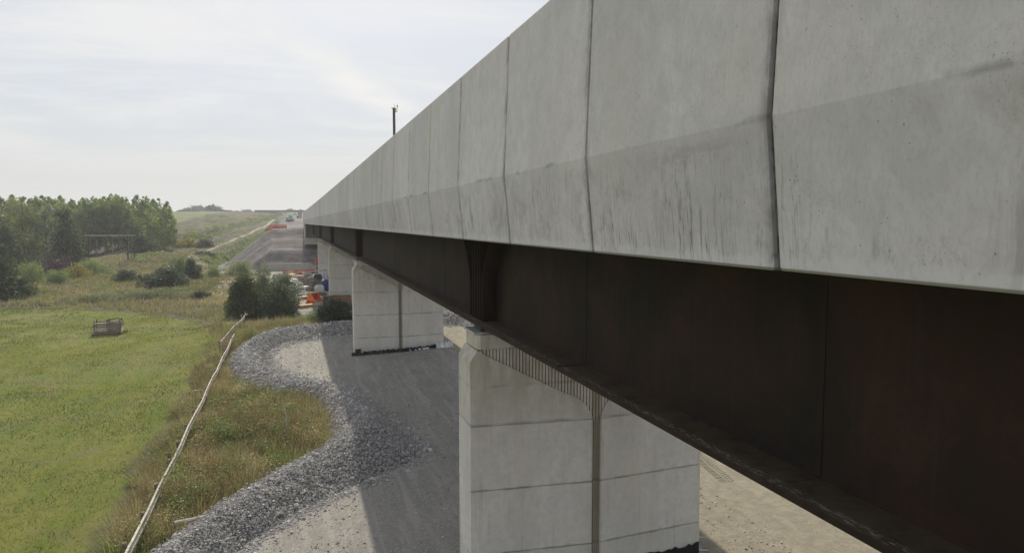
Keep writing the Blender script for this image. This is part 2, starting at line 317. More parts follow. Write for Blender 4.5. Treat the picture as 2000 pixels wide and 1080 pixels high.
def ground_mat():
    m, nt, b, o = new_mat('ground_cover'); q = N(nt); P = q.pos()
    A = q.attr('zone_a').outputs['Color']; B = q.attr('zone_b').outputs['Color']
    a = q.n('ShaderNodeSeparateColor'); nt.links.new(A, a.inputs[0]); bb = q.n('ShaderNodeSeparateColor'); nt.links.new(B, bb.inputs[0])
    n1 = q.noise(P, .35, 6, .6, .5); n2 = q.noise(P, 2.5, 6, .65); n3 = q.noise(P, 14, 5, .7)
    def edge(x): return q.ramp(q.m('ADD', x, q.m('MULTIPLY', q.m('SUBTRACT', n2, .5), .5)), .35, .65)
    scrub = q.mix(q.ramp(n1, .35, .65), (.105, .090, .052), (.085, .095, .038)); scrub = q.mix(q.ramp(n3, .4, .7, 0, .5), scrub, (.045, .042, .026))
    # meadow: bands of lusher and thinner grass
    fx = q.noise(q.map(P, (.35, .06, 1), rot=(0, 0, R(14))), 1.6, 6, .62, .6)
    field = q.mix(q.ramp(fx, .36, .66), (.165, .170, .035), (.105, .140, .016)); field = q.mix(q.ramp(n2, .46, .70, 0, .65), field, (.095, .120, .028))
    field = q.mix(q.ramp(q.noise(P, .22, 7, .68, .8), .47, .66, 0, .65), field, (.150, .130, .065)); field = q.mix(q.ramp(n3, .45, .75, 0, .5), field, (.055, .075, .018))
    spk = q.vor(P, 7, 1); spv = q.sep(spk)[0]
    yard = q.mix(q.ramp(n1, .35, .68), (.300, .282, .250), (.255, .243, .224)); yard = q.mix(q.ramp(n3, .42, .72, 0, .5), yard, (.17, .162, .158)); yard = q.mix(q.ramp(q.sep(q.vor(P, 22, 1))[0], .72, .95, 0, .6), yard, (.43, .42, .40))
    trk = q.noise(q.map(P, (1.6, .12, 1), rot=(0, 0, R(-5))), 1.5, 5, .55, .7); yard = q.mix(q.ramp(trk, .46, .66, 0, .8), yard, (.36, .34, .305)); yard = q.mix(q.ramp(q.noise(q.map(P, (1.2, .25, 1), rot=(0, 0, R(24))), 1.1, 6, .6, 1.0), .52, .70, 0, .55), yard, (.20, .19, .178))
    sand = q.mix(q.ramp(n2, .35, .7), (.335, .305, .230), (.25, .228, .172)); tr2 = q.noise(q.map(P, (1.3, .10, 1), rot=(0, 0, R(-10))), 2.6, 5, .6, .4); sand = q.mix(q.ramp(tr2, .45, .66, 0, .6), sand, (.25, .22, .17)); sand = q.mix(q.ramp(n3, .52, .72, 0, .5), sand, (.18, .16, .13))
    hillg = q.mix(q.ramp(q.noise(q.map(P, (.03, .02, 1)), 1.5, 5), .4, .6), (.105, .140, .048), (.135, .155, .065))
    heath = q.mix(q.ramp(q.noise(q.map(P, (.10, .018, .3)), 1.8, 7, .7, .5), .40, .60), (.100, .090, .045), (.034, .038, .018)); heath = q.mix(q.ramp(q.noise(q.map(P, (.5, .2, .3)), 1.8, 7, .7, .5), .48, .66, 0, .5), heath, (.15, .135, .075))
    fill = q.mix(q.ramp(q.noise(q.map(P, (.2, .2, .6)), 1.4, 7, .7, .4), .36, .66), (.120, .108, .108), (.21, .195, .19)); fill = q.mix(q.ramp(q.noise(P, 1.6, 6, .7), .5, .7, 0, .6), fill, (.10, .092, .088))
    c = q.mix(edge(a.outputs[1]), scrub, field); c = q.mix(edge(bb.outputs[0]), c, hillg); c = q.mix(edge(bb.outputs[1]), c, heath)
    c = q.mix(edge(a.outputs[0]), c, yard); c = q.mix(edge(a.outputs[2]), c, sand); c = q.mix(edge(bb.outputs[2]), c, fill)
    q.set(b.inputs['Base Color'], c); b.inputs['Roughness'].default_value = .95; b.inputs['Specular IOR Level'].default_value = .2
    h = q.m('ADD', q.m('MULTIPLY', n2, .5), q.m('ADD', q.m('MULTIPLY', n3, .35), q.m('MULTIPLY', q.noise(P, 50, 3), .2)))
    nt.links.new(q.bump(h, .7, .16), b.inputs['Normal']); return m
M['ground'] = ground_mat()

# ------------------------------------------------------------------ ground
G0 = -10.75
def in_poly(x, y, P):
    r = np.zeros(x.shape, bool); j = len(P)-1
    for i in range(len(P)):
        xi, yi = P[i]; xj, yj = P[j]
        c = ((yi > y) != (yj > y)) & (x < (xj-xi)*(y-yi)/(yj-yi+1e-9)+xi); r ^= c; j = i
    return r
def poly_d(x, y, P):              # signed distance, negative inside
    d = np.full(x.shape, 1e9)
    for i in range(len(P)):
        ax, ay = P[i]; bx, by = P[(i+1) % len(P)]; vx, vy = bx-ax, by-ay
        t = np.clip(((x-ax)*vx+(y-ay)*vy)/(vx*vx+vy*vy+1e-9), 0, 1); d = np.minimum(d, np.hypot(x-ax-t*vx, y-ay-t*vy))
    return np.where(in_poly(x, y, P), -d, d)
PAIRS = [((-9.5, 6), (-7.8, 5)), ((-7.2, 16), (-5.4, 15)), ((-4.4, 23.9), (-2.2, 22.9)), ((-2.4, 27.9), (-.4, 25.4)), ((-.7, 30.4), (2.2, 27.8)),
         ((.8, 32.6), (5.2, 30.2)), ((1.2, 36.6), (5.2, 34.2)), ((.4, 41.2), (3.3, 44.0)), ((-2.1, 42.6), (.4, 48.3)), ((-4.3, 48.4), (-1.8, 52.9)),
         ((-4.9, 57.8), (-2.2, 59)), ((-2.9, 66.6), (-.9, 63.0)), ((.4, 70.2), (1.8, 65.2)), ((5.2, 70.6), (5.2, 65.6)), ((10, 71.5), (10, 66.6)), ((15, 70.8), (14.4, 65.8)), ((21, 68), (20, 63))]
OUT = [p[0] for p in PAIRS]; INN = [p[1] for p in PAIRS]
YARD = [((a[0]+b[0])/2, (a[1]+b[1])/2) for a, b in PAIRS] + [(60, 60), (60, -60), (-30, -60)]
FIELD = [(-5.3, -60), (-5.6, 20), (-6.0, 30), (-5.9, 45), (-6.3, 62), (-7.4, 76), (-11, 84), (-17, 91), (-27, 99.5), (-36, 102.5), (-60, 106), (-160, 100), (-160, -60)]
def height(x, y):
    z = np.full(x.shape, G0)
    z += .045*np.clip(x-2, 0, 12)*sstep(y, 0, 30)                         # yard climbs gently to the haul road
    z += np.where(x < -5, -.12, 0)*1.0
    z += .10*vnoise(x, y, 1, 4, .12)+.03*vnoise(x, y, 2, 4, .9)
    z += .22*sstep(x, -5.2, -3)*sstep(y, 60, 90)*vnoise(x, y, 3, 4, .25)
    # rough land beyond the meadow
    rough = sstep(y, 78, 110)*(1-sstep(y, 300, 500)); z += rough*(.35*vnoise(x, y, 4, 5, .12))
    # rising hill to the left of the embankment
    hill = 18.5*sstep(y-.35*(x+30), 215, 560)*(1-.25*sstep(y, 900, 2500)); hill *= 1-sstep(x, -32, -6)*(1-sstep(y, 560, 900))
    z += hill*sstep(y, 430, 600)
    # two terraces climbing beside the haul road
    l1 = np.interp(y, [150, 185, 330, 450], [-27, -23, -9.5, -8])+.8*vnoise(x, y, 71, 3, .06); t1 = np.interp(y, [178, 192, 330, 450, 700], [-10.75, -8.6, -1.4, 3.0, 8])
    l2 = np.interp(y, [220, 240, 450, 560], [-38, -34, -13, -9])+1.6*vnoise(x, y, 72, 3, .05); t2 = np.interp(y, [222, 245, 450, 540, 900], [-10.75, -3.6, 5.0, 7.6, 11])
    lf = sstep(x, -60, -40)+sstep(y, 235, 275); lf = np.clip(lf, 0, 1)
    b1 = G0+(t1-G0)*(1-sstep(x-l1, 0, 4.5))*lf; b1 += .8*vnoise(x, y, 73, 4, .09)*(t1 > G0+1)
    b2 = G0+(t2-G0)*(1-sstep(x-l2, 0, 6))*lf; b2 += 1.0*vnoise(x, y, 74, 4, .06)*(t2 > G0+1)
    z = np.where((y > 178) & (y < 1400), np.maximum(z, np.maximum(b1, b2)), z)
    # approach embankment with benches
    prof = np.interp(y, [159.5, 161.5, 163, 167.5, 171, 176.5, 178.6, 184, 200, 360, 380, 390, 420, 520, 700, 900], [-10.75, -10.4, -9.7, -6.35, -6.25, -3.95, -3.9, -1.55, -1.5, -1.8, -1.3, .8, 1.2, 3.0, 9.5, 12.5])
    flank = prof-np.clip((-5.2-x), 0, 40)*(.78-.30*sstep(y, 200, 300)) - np.clip(x-22, 0, 60)*.5
    flank += .35*vnoise(x, y, 6, 5, .22)*sstep(y, 158, 164)
    z = np.where(y > 158, np.maximum(z, flank), z)
    z += sstep(y, 600, 2500)*4*vnoise(x, y, 8, 3, .0012)
    return z
def steps(segs):
    out = []
    for a, b, d in segs: out += list(np.arange(a, b, d))
    return np.array(out+[segs[-1][1]])
def ground_patch(name, xs, ys, lift=0):
    X, Y = np.meshgrid(xs, ys); x = X.ravel(); y = Y.ravel(); z = height(x, y)
    nx = len(xs); i = np.arange(len(ys)-1)[:, None]*nx+np.arange(nx-1)[None, :]; F = np.stack([i, i+1, i+nx+1, i+nx], -1).reshape(-1, 4)
    dY = poly_d(x, y, YARD); dF = poly_d(x, y, FIELD); wob = vnoise(x, y, 5, 4, .4)
    yard = sstep(-dY, -1.0, .4); 
    # construction compound beyond the second pier
    comp = np.maximum(sstep(-poly_d(x, y, [(-6, 86), (-1, 80), (30, 78), (40, 165), (-12, 165), (-14, 120)]), -1, 1.5), 0)
    sand = sstep(x+wob*.5, 11.8, 13.0)*sstep(-dY, 0, 2)
    sand = np.maximum(sand, .95*comp*sstep(vnoise(x, y, 12, 3, .08), -.2, .3))
    road = np.exp(-((x+23-.10*(y-170)*0-(-.02)*(y-170))/3.0)**4)*sstep(y, 168, 176)*(1-sstep(y, 196, 204))
    l1 = np.interp(y, [150, 185, 330, 450], [-27, -23, -9.5, -8]); road2 = .75*np.exp(-((x-l1+2.2)/1.3)**2)*sstep(y, 185, 200)*(1-sstep(y, 400, 460))
    field = sstep(-dF+wob*1.0, -.6, 2.4)
    hg = sstep(y-.5*(x+60), 300, 330)*(1-sstep(x, -52, -46)); hg = np.maximum(hg, sstep(y, 600, 700))
    heath = sstep(y, 190, 215)*(1-sstep(y, 560, 640))*(1-hg)
    emb = (height(x, y) > G0+1.0) & (y > 158) & (x > -20) & (y < 216); fill = emb.astype(float)
    fill = np.maximum(fill, sstep(y, 158, 162)*sstep(x, -19, -17)*(1-sstep(y, 560, 640))*(1-sstep(y, 200, 205)*(1-sstep(x, -9, -7))))
    A = np.zeros((len(x), 4), np.float32); B = np.zeros((len(x), 4), np.float32); A[:, 3] = B[:, 3] = 1
    A[:, 0] = np.clip(np.maximum(yard*(1-sand), comp*.9), 0, 1); A[:, 1] = field*(1-yard); A[:, 2] = np.clip(np.maximum(np.maximum(sand, road), road2*.9), 0, 1)
    B[:, 0] = hg; B[:, 1] = heath; B[:, 2] = fill
    me = np_mesh(name, np.stack([x, y, z+lift], -1), F, M['ground'], True, {'zone_a': A, 'zone_b': B}); o = link(name, me); tag(o, kind='structure'); return o
xs = steps([(-3500, -400, 180), (-400, -160, 12), (-160, -60, 2.5), (-60, -12, .8), (-12, 20, .22), (20, 60, 2), (60, 400, 17), (400, 3500, 180)])
ys = steps([(-300, -20, 20), (-20, 8, 2), (8, 80, .28), (80, 260, .9), (260, 640, 4), (640, 1200, 20), (1200, 6000, 250)])
ground_patch('ground', xs, ys)

def hz(x, y): return float(height(np.array([float(x)]), np.array([float(y)]))[0])
# gravel bank, swept along its crest line
def catmull(P, n):
    P = np.array(P, float); out = []
    for i in range(len(P)-1):
        a = P[max(i-1, 0)]; b = P[i]; c = P[i+1]; d = P[min(i+2, len(P)-1)]
        for t in np.linspace(0, 1, n, endpoint=False): out.append(.5*((2*b)+(-a+c)*t+(2*a-5*b+4*c-d)*t*t+(-a+3*b-3*c+d)*t**3))
    out.append(P[-1]); return np.array(out)
NS = 70
SO = catmull(OUT, NS); SI = catmull(INN, NS)
HH = np.interp(np.linspace(0, len(PAIRS)-1, len(SO)), range(len(PAIRS)), [1.0, 1.0, .95, 1.05, 1.2, 1.6, 1.5, 1.2, 1.2, 1.25, 1.2, 1.1, 1.1, 1.15, 1.2, 1.3, 1.3])
def bank_pt(si, t):               # t in 0..1 from the meadow side to the yard side
    a = SO[si]; b = SI[si]; wdt = .18; x = a[..., 0]*(1-t)+b[..., 0]*t; y = a[..., 1]*(1-t)+b[..., 1]*t
    pr = np.minimum(t/.42, (1-t)/.58); pr = np.clip(pr, 0, 1); pr = pr-.22*pr**4
    n = .16*vnoise(x, y, 21, 4, .8)+.07*vnoise(x, y, 22, 3, 3.0)
    return np.stack([x, y, height(x, y)-.08+HH[si]*pr*1.15+n*np.minimum(1, pr*3)], -1)
T = np.linspace(0, 1, 46); SIx = np.repeat(np.arange(len(SO)), len(T)); TT = np.tile(T, len(SO))
BV = bank_pt(SIx, TT); nt_ = len(T); i = np.arange(len(SO)-1)[:, None]*nt_+np.arange(nt_-1)[None, :]
bf = np.stack([i, i+nt_, i+nt_+1, i+1], -1).reshape(-1, 4)
tag(link('gravel_bank', np_mesh('gravel_bank', BV, bf, M['bank'], True)), kind='structure')
def stones(name, P, size, mat, kind='stuff'):
    n = len(P); base = np.array([[1, 0, 0], [-1, 0, 0], [0, 1, 0], [0, -1, 0], [0, 0, 1], [0, 0, -1]], float)
    F = np.array([[0, 2, 4], [2, 1, 4], [1, 3, 4], [3, 0, 4], [2, 0, 5], [1, 2, 5], [3, 1, 5], [0, 3, 5]])
    V = base[None]*rng.uniform(.55, 1.25, (n, 6, 1))+rng.normal(0, .16, (n, 6, 3))
    a = rng.uniform(0, 6.28, n); c, s = np.cos(a), np.sin(a); V = np.stack([V[..., 0]*c[:, None]-V[..., 1]*s[:, None], V[..., 0]*s[:, None]+V[..., 1]*c[:, None], V[..., 2]*.75], -1)
    b = rng.uniform(-.8, .8, n); c, s = np.cos(b), np.sin(b); V = np.stack([V[..., 0], V[..., 1]*c[:, None]-V[..., 2]*s[:, None], V[..., 1]*s[:, None]+V[..., 2]*c[:, None]], -1)
    V = V*size[:, None, None]+P[:, None, :]; FF = (F[None]+6*np.arange(n)[:, None, None]).reshape(-1, 3)
    me = np_mesh(name, V.reshape(-1, 3), FF, mat, False, {'tone': np.repeat(rng.uniform(0, 1, n)**1.3, 6)}); o = link(name, me); tag(o, kind=kind); return o
ns = 110000; wS = np.ones(len(SO)); wS[np.arange(len(SO)) > 13*NS] = .5; wS[:NS] = .2
dist = np.hypot(SO[:, 0], SO[:, 1]); seg = np.hypot(*(np.gradient(SO, axis=0).T))+np.hypot(*(np.gradient(SI, axis=0).T)); wS = wS*seg*np.clip(40/dist, .3, 1.5); wS /= wS.sum()
si = rng.choice(len(SO), ns, p=wS); t = rng.uniform(-.06, 1.08, ns); t = np.where(rng.uniform(0, 1, ns) < .12, np.where(rng.uniform(0, 1, ns) < .35, -rng.exponential(.12, ns), 1+rng.exponential(.07, ns)), t); SP = bank_pt(si, np.clip(t, 0, 1))
SP[:, :2] += (SI[si]-SO[si])*(t-np.clip(t, 0, 1))[:, None]+rng.normal(0, .12, (ns, 2))
sz = rng.lognormal(np.log(.028), .50, ns)*np.clip(dist[si]/34, .85, 1.5); SP[:, 2] = np.where((t < 0) | (t > 1), height(SP[:, 0], SP[:, 1])+.0, SP[:, 2]); SP[:, 2] += sz*.25
stones('bank_stones', SP, np.clip(sz, .02, .17), M['stone'])
# loose stone strewn over the yard
ny = 26000; yx = rng.uniform(-5, 15, ny*2); yy = 17+53*rng.uniform(0, 1, ny*2)**1.4; ok = (poly_d(yx, yy, YARD) < -.8); yx, yy = yx[ok][:ny], yy[ok][:ny]
dens = vnoise(yx, yy, 31, 3, .35)+.9*np.exp(poly_d(yx, yy, YARD)/1.6+.6); ok = rng.uniform(-.8, .9, len(yx)) < dens; yx, yy = yx[ok], yy[ok]
s_ = rng.lognormal(np.log(.026), .4, len(yx)); stones('yard_stones', np.stack([yx, yy, height(yx, yy)+s_*.3], -1), np.clip(s_, .012, .10), M['stone'])

# ------------------------------------------------------------------ grass and plants (numpy leaf clouds)
def leaf_cloud(centres, radii, n, size, flat=1.0):
    """n leaves spread over clumps: V, F, tone. Leaves sit mostly towards each clump's outside."""
    k = len(centres); w = radii**2; idx = rng.choice(k, n, p=w/w.sum()); d = rng.normal(size=(n, 3)); d /= np.linalg.norm(d, axis=1)[:, None]
    r = radii[idx]*rng.uniform(.25, 1.0, n)**.45*(1+rng.normal(0, .10, n)); P = centres[idx]+d*r[:, None]*np.array([1, 1, flat])
    a = rng.normal(size=(n, 3)); a /= np.linalg.norm(a, axis=1)[:, None]; b = np.cross(a, rng.normal(size=(n, 3))); b /= np.linalg.norm(b, axis=1)[:, None]
    s = size*rng.uniform(.6, 1.4, n)[:, None]; V = np.stack([P-a*s, P+b*s*.55, P+a*s, P-b*s*.55], 1).reshape(-1, 3)
    tone = np.clip(rng.uniform(0, 1, k)[idx]*.55+rng.uniform(0, 1, n)*.45, 0, 1)
    return V, np.arange(4*n).reshape(-1, 4), np.repeat(tone, 4)
def blades(name, x, y, h, w, mat, lean=.35, tone=None, z=None, clump=True, kind='stuff', taper=True):
    n = len(x); z = height(x, y)-.03 if z is None else z; a = rng.uniform(0, 6.28, n); l = rng.normal(0, lean, n)*h; l2 = rng.normal(0, lean, n)*h
    dx = np.cos(a)*w/2; dy = np.sin(a)*w/2
    b0 = np.stack([x-dx, y-dy, z], -1); b1 = np.stack([x+dx, y+dy, z], -1); tp = np.stack([x+l, y+l2, z+h], -1)
    V = np.stack([b0, b1, tp], 1).reshape(-1, 3); F = np.arange(3*n).reshape(-1, 3)
    tone = rng.uniform(0, 1, n) if tone is None else np.clip(tone+rng.normal(0, .22, n), 0, 1)
    me = np_mesh(name, V, F, mat, False, {'tone': np.repeat(tone, 3)}); o = link(name, me)
    if kind: tag(o, kind=kind)
    return o
def scatter(n, x0, x1, y0, y1, dens, pw=1.0):
    x = rng.uniform(x0, x1, n); y = y0+(y1-y0)*rng.uniform(0, 1, n)**pw; d = dens(x, y); k = rng.uniform(0, 1, n) < d; return x[k], y[k]
dOut = lambda x, y: poly_d(x, y, YARD)
# meadow turf
x, y = scatter(330000, -48, -6, 17, 104, lambda x, y: (poly_d(x, y, FIELD) < .1-1.2*rng.uniform(0,1,len(x))**3)*np.clip(.55+.8*vnoise(x, y, 41, 4, .5), .05, 1)*((x > -1.02*(y+4)) | True), 1.5)
k = x > -.95*y-1; x, y = x[k], y[k]
ca, sa = math.cos(.9), math.sin(.9); patch = .5+.8*vnoise(x, y, 42, 3, .22)+.5*vnoise((x*ca+y*sa)*.25, (-x*sa+y*ca)*1.6, 64, 3, .5)+.35*vnoise(x, y, 65, 3, 1.1)
dry_ = vnoise(x, y, 43, 4, .16)+.45*vnoise(x, y, 62, 3, .7); k = rng.uniform(-.05, .55, len(x)) > dry_*.9; x, y, patch = x[k], y[k], patch[k]
blades('meadow_grass', x, y, rng.uniform(.05, .12, len(x))*(1+y/110), .02+.035*y/60, L['grass'], .5, patch)
x, y = scatter(90000, -48, -6, 17, 100, lambda x, y: (poly_d(x, y, FIELD) < .3)*np.clip(.05+2.0*vnoise(x, y, 43, 4, .16), 0, 1), 1.5)
x2, y2 = scatter(110000, -48, -6, 17, 100, lambda x, y: (poly_d(x, y, FIELD) < .3)*np.clip(-.2+1.9*vnoise(x, y, 61, 4, .42), 0, 1), 1.5)
blades('meadow_clover', x2, y2, rng.uniform(.08, .18, len(x2)), .05+.04*y2/60, L['green'], .6)
blades('meadow_straw', x, y, rng.uniform(.08, .22, len(x)), .015+.02*y/60, L['dry'], .6)
# verge: tall dry grass along the fence and in the bay of the gravel bank, in tussocks
def tussocks(name, n, x0, x1, y0, y1, dens, pw, per, spread, hmin, hmax, w, mat, lean=.3, tonef=None, hf=None):
    cx_, cy_ = scatter(n, x0, x1, y0, y1, dens, pw); k = len(cx_); hc_ = rng.uniform(hmin, hmax, k)*(hf(cx_, cy_) if hf else 1); tc_ = rng.uniform(.05, .95, k) if tonef is None else np.clip(tonef(cx_, cy_)+rng.normal(0, .18, k), 0, 1)
    idx = np.repeat(np.arange(k), per); m_ = len(idx); dx = np.clip(rng.normal(0, 1, m_), -1.5, 1.5)*spread*hc_[idx]; dy = np.clip(rng.normal(0, 1, m_), -1.5, 1.5)*spread*hc_[idx]; x = cx_[idx]+dx; y = cy_[idx]+dy
    h = hc_[idx]*rng.uniform(.45, 1.1, m_); ww = w*(.5+y/60)*rng.uniform(.6, 1.4, m_); z = height(x, y)-.02
    a = rng.uniform(0, 6.28, m_); bx = np.cos(a)*ww/2; by = np.sin(a)*ww/2; tx = x+dx*1.3+np.clip(rng.normal(0, lean, m_), -.5, .5)*h; ty = y+dy*1.3+np.clip(rng.normal(0, lean, m_), -.5, .5)*h
    V = np.stack([np.stack([x-bx, y-by, z], -1), np.stack([x+bx, y+by, z], -1), np.stack([tx, ty, z+h], -1)], 1).reshape(-1, 3)
    tone = np.clip(tc_[idx]+rng.normal(0, .13, m_), 0, 1); o = link(name, np_mesh(name, V, np.arange(3*m_).reshape(-1, 3), mat, False, {'tone': np.repeat(tone, 3)})); tag(o, kind='stuff'); return o
def verge(x, y):
    d = dOut(x, y); f = poly_d(x, y, FIELD); return ((d > .9) & (f > -.5-.9*vnoise(x, y, 44, 3, .4)) & (y < 78))*1.0
bay = lambda x, y: 1+.9*np.exp(-((x-.2)/1.8)**2-((y-37)/5.5)**2)
wd1 = lambda x, y: vnoise(x, y, 46, 3, .30)
tussocks('verge_dry_grass', 5000, -9, 3, 14, 78, lambda x, y: verge(x, y)*np.clip(.55-.8*wd1(x, y), .08, 1), 1.2, 46, .26, .25, .75, .022, L['dry'], .25, lambda x, y: .5+.5*vnoise(x, y, 52, 3, .5), bay)
tussocks('verge_dead_stems', 4600, -9, 3, 14, 78, lambda x, y: verge(x, y)*np.clip(.35+.9*vnoise(x, y, 47, 3, .35), .05, 1), 1.2, 26, .16, .35, .85, .020, L['brown'], .14, None, bay)
tussocks('verge_green_weeds', 4200, -9, 3, 14, 80, lambda x, y: verge(x, y)*np.clip(.1+1.5*wd1(x, y), 0, 1), 1.2, 40, .42, .18, .50, .055, L['olive'], .45, lambda x, y: .4+.5*vnoise(x, y, 53, 3, .6))
tussocks('verge_short_grass', 1500, -9, 3, 14, 78, lambda x, y: verge(x, y)*.8, 1.2, 26, .7, .12, .3, .030, L['dry'], .5, lambda x, y: .3+.4*vnoise(x, y, 54, 3, .5))
tussocks('verge_tall_plumes', 760, -7, 3, 24, 76, lambda x, y: verge(x, y)*np.clip((dOut(x, y)-.9)/1.2, 0, 1)*np.clip(.1+1.8*vnoise(x, y, 81, 3, .22), 0, 1)*1.0, 1.1, 150, .20, .75, 1.25, .020, L['dry'], .12, lambda x, y: .35+.3*vnoise(x, y, 82, 2, .4))
tussocks('verge_dark_weeds', 900, -8, 3, 16, 78, lambda x, y: verge(x, y)*np.clip((dOut(x, y)-.9)/1.2, 0, 1)*np.clip(.05+1.8*vnoise(x, y, 83, 3, .30), 0, 1), 1.1, 90, .36, .45, .95, .055, L['green'], .35)
for nm_, cnt, lf_, r0, r1, lsz, nlf in (('verge_brown_scrub', 210, 'brown', .30, .90, .032, 60000), ('verge_straw_scrub', 150, 'dry', .25, .70, .032, 46000), ('verge_green_scrub', 80, 'green', .25, .80, .045, 26000), ('verge_olive_scrub', 60, 'olive', .20, .60, .042, 16000)):
    C = []; Rd = []; sh = len(nm_)*3.7
    while len(C) < cnt:
        x = random.uniform(-6.6, 1.3); y = 17+58*random.random()**1.15; xa = np.array([x]); ya = np.array([y]); rr = random.uniform(r0, r1)
        if dOut(xa, ya)[0] < .9+rr or poly_d(xa, ya, FIELD)[0] < rr-.6 or vnoise(xa, ya, int(sh), 3, .30)[0] < -.12: continue
        C.append((x, y, hz(x, y)+rr*.55)); Rd.append(rr)
    V, F, tn = leaf_cloud(np.array(C), np.array(Rd), nlf, lsz, 1.25); tag(link(nm_, np_mesh(nm_, V, F, L[lf_], False, {'tone': tn})), kind='stuff')
# rough land beyond the meadow
def roughd(x, y): return ((poly_d(x, y, FIELD) > .4) & (dOut(x, y) > 1.2) & ~((x > -6) & (y > 80) & (y < 165)) & ~((x > -20) & (y > 155)))*np.clip(.55+.6*vnoise(x, y, 49, 3, .12), .1, 1)
x, y = scatter(150000, -85, 3, 72, 200, roughd, 1.3); k = x > -.55*y-8; x, y = x[k], y[k]
blades('rough_grass', x, y, rng.uniform(.3, .8, len(x)), .06+.06*y/100, L['dry'], .4, .2+.4*vnoise(x, y, 50, 3, .1))
x, y = scatter(120000, -85, 3, 70, 200, lambda x, y: roughd(x, y)*np.clip(.15+1.3*vnoise(x, y, 51, 3, .09), 0, 1), 1.3); k = x > -.55*y-8; x, y = x[k], y[k]
blades('rough_weeds', x, y, rng.uniform(.3, .9, len(x)), .08+.07*y/100, L['olive'], .5)

def crown_mesh(name, kind, H, Rr, nclump, nleaf, size, mat, base=.12):
    t = rng.uniform(0, 1, nclump); a = rng.uniform(0, 6.28, nclump)
    if kind == 'column': env = Rr*np.interp(t, [0, .15, .5, .8, 1], [.45, .85, 1, .72, .15])
    elif kind == 'poplar': env = Rr*np.interp(t, [0, .12, .45, .75, .92, 1], [.55, .85, 1, .72, .34, .05])
    elif kind == 'cone': env = Rr*np.interp(t, [0, .12, .35, .7, 1], [.75, 1, .95, .55, .08])
    elif kind == 'dome': env = Rr*np.sqrt(np.clip(1-(t*.98)**2.2, .02, 1))
    else: env = Rr*np.interp(t, [0, .2, .5, .8, 1], [.5, .9, 1, .8, .3])
    r = env*np.sqrt(rng.uniform(.05, 1, nclump))*.88
    if kind in ('dome', 'round', 'cone'):
        ph = rng.uniform(0, 6.28, 3); lob = 1+.22*np.sin(2*a+ph[0])+.16*np.sin(5*a+ph[1]); r = r*lob; t = np.clip(t*(.88+.16*np.sin(3*a+ph[2])+rng.normal(0, .07, nclump)), 0, 1.12)
    C = np.stack([r*np.cos(a), r*np.sin(a), H*(base+(1-base)*t*.93)], -1); rad = rng.uniform(.6, 1.25, nclump)*Rr*(.36 if nclump < 60 else .27)
    rad = np.minimum(rad, np.maximum(.3*Rr, .25*Rr+env*.3))
    if kind == 'poplar': rad = rng.uniform(.5, 1.1, nclump)*Rr*.26*np.interp(t, [0, .7, 1], [1, .85, .4])
    V, F, tone = leaf_cloud(C, rad, nleaf, size, 1.15); V[:, 2] = np.maximum(V[:, 2], .02)
    return np_mesh(name, V, F, mat, False, {'tone': tone}), C
def trunk_mesh(name, H, r, C, mat, nl=9):
    m = MB(); pts = [Vector((.15*r*math.sin(k*1.3)*k, .12*r*math.cos(k*1.7)*k, H*.86*k/5)) for k in range(6)]
    for k in range(5): m.cyl(pts[k], pts[k+1], r*(1-.17*k), r*(1-.17*(k+1)), 7)
    for c in C[:nl]:
        c = Vector(c); z0 = max(.12*H, min(c.z*.72, H*.7)); k = z0/(H*.86)*5; i = min(4, int(k)); p = pts[i].lerp(pts[i+1], k-i); m.cyl(p, c, r*.32, r*.08, 5)
    return m.mesh(name, mat, True)
PROTO = {}
def proto(key, kind, H, Rr, ncl, nl, size, leaf, tr, bark='bark', base=.12, n=3):
    for v in range(n):
        cm_, C = crown_mesh('crown', kind, H, Rr, ncl, nl, size, L[leaf], base); PROTO[key, v] = (cm_, trunk_mesh('trunk', H, tr, C, M[bark]))
    PROTO[key] = n
def tree(key, v, loc, scale, name, label, cat, group=None, stem='trunk', crown='crown'):
    cm_, tm = PROTO[key, v % PROTO[key]]; e = empty(name, loc, label, cat, group, random.uniform(0, 6.28)); e.scale = scale if isinstance(scale, tuple) else (scale,)*3
    link(crown, cm_, e); link(stem, tm, e); return e
proto('poplar', 'poplar', 20, 3.4, 130, 7000, .22, 'poplar', .20, 'palebark', .06, 4)
proto('poplar_bare', 'poplar', 20, 3.2, 110, 5600, .22, 'poplar', .20, 'palebark', .33, 2)
proto('poplar_dark', 'poplar', 20, 3.4, 130, 7000, .22, 'green', .20, 'palebark', .08, 2)
proto('big_olive', 'round', 16, 4.3, 60, 4200, .27, 'olive', .32, 'bark', .08, 1)
proto('big_dark', 'cone', 13.5, 4.3, 70, 5200, .26, 'dark', .3, 'bark', .02, 2)
proto('willow_pale', 'round', 15, 3.4, 60, 3600, .26, 'silver', .3, 'bark', .06, 1)
proto('bush', 'dome', 3, 2.6, 60, 9000, .10, 'dark', .09, 'bark', .0, 2)
proto('bush_green', 'dome', 3, 2.6, 46, 6000, .10, 'green', .09, 'bark', .0, 2)
proto('bush_near', 'dome', 4.4, 3.0, 80, 15000, .095, 'dark', .12, 'bark', .0, 1)
proto('bush_yellowtop', 'dome', 5.0, 2.7, 80, 15000, .095, 'willow', .12, 'bark', .0, 1)
proto('sapling', 'round', 6.0, 2.3, 90, 13000, .09, 'silver', .11, 'palebark', .02, 2)
proto('bush_purple', 'dome', 3, 3.2, 46, 2600, .16, 'purple', .1, 'bark', .0, 1)
proto('bush_yellow', 'dome', 3, 2.6, 40, 2000, .16, 'yellow', .1, 'bark', .0, 1)
proto('bush_bramble', 'dome', 2, 2.6, 50, 3000, .12, 'bramble', .05, 'bark', .0, 2)
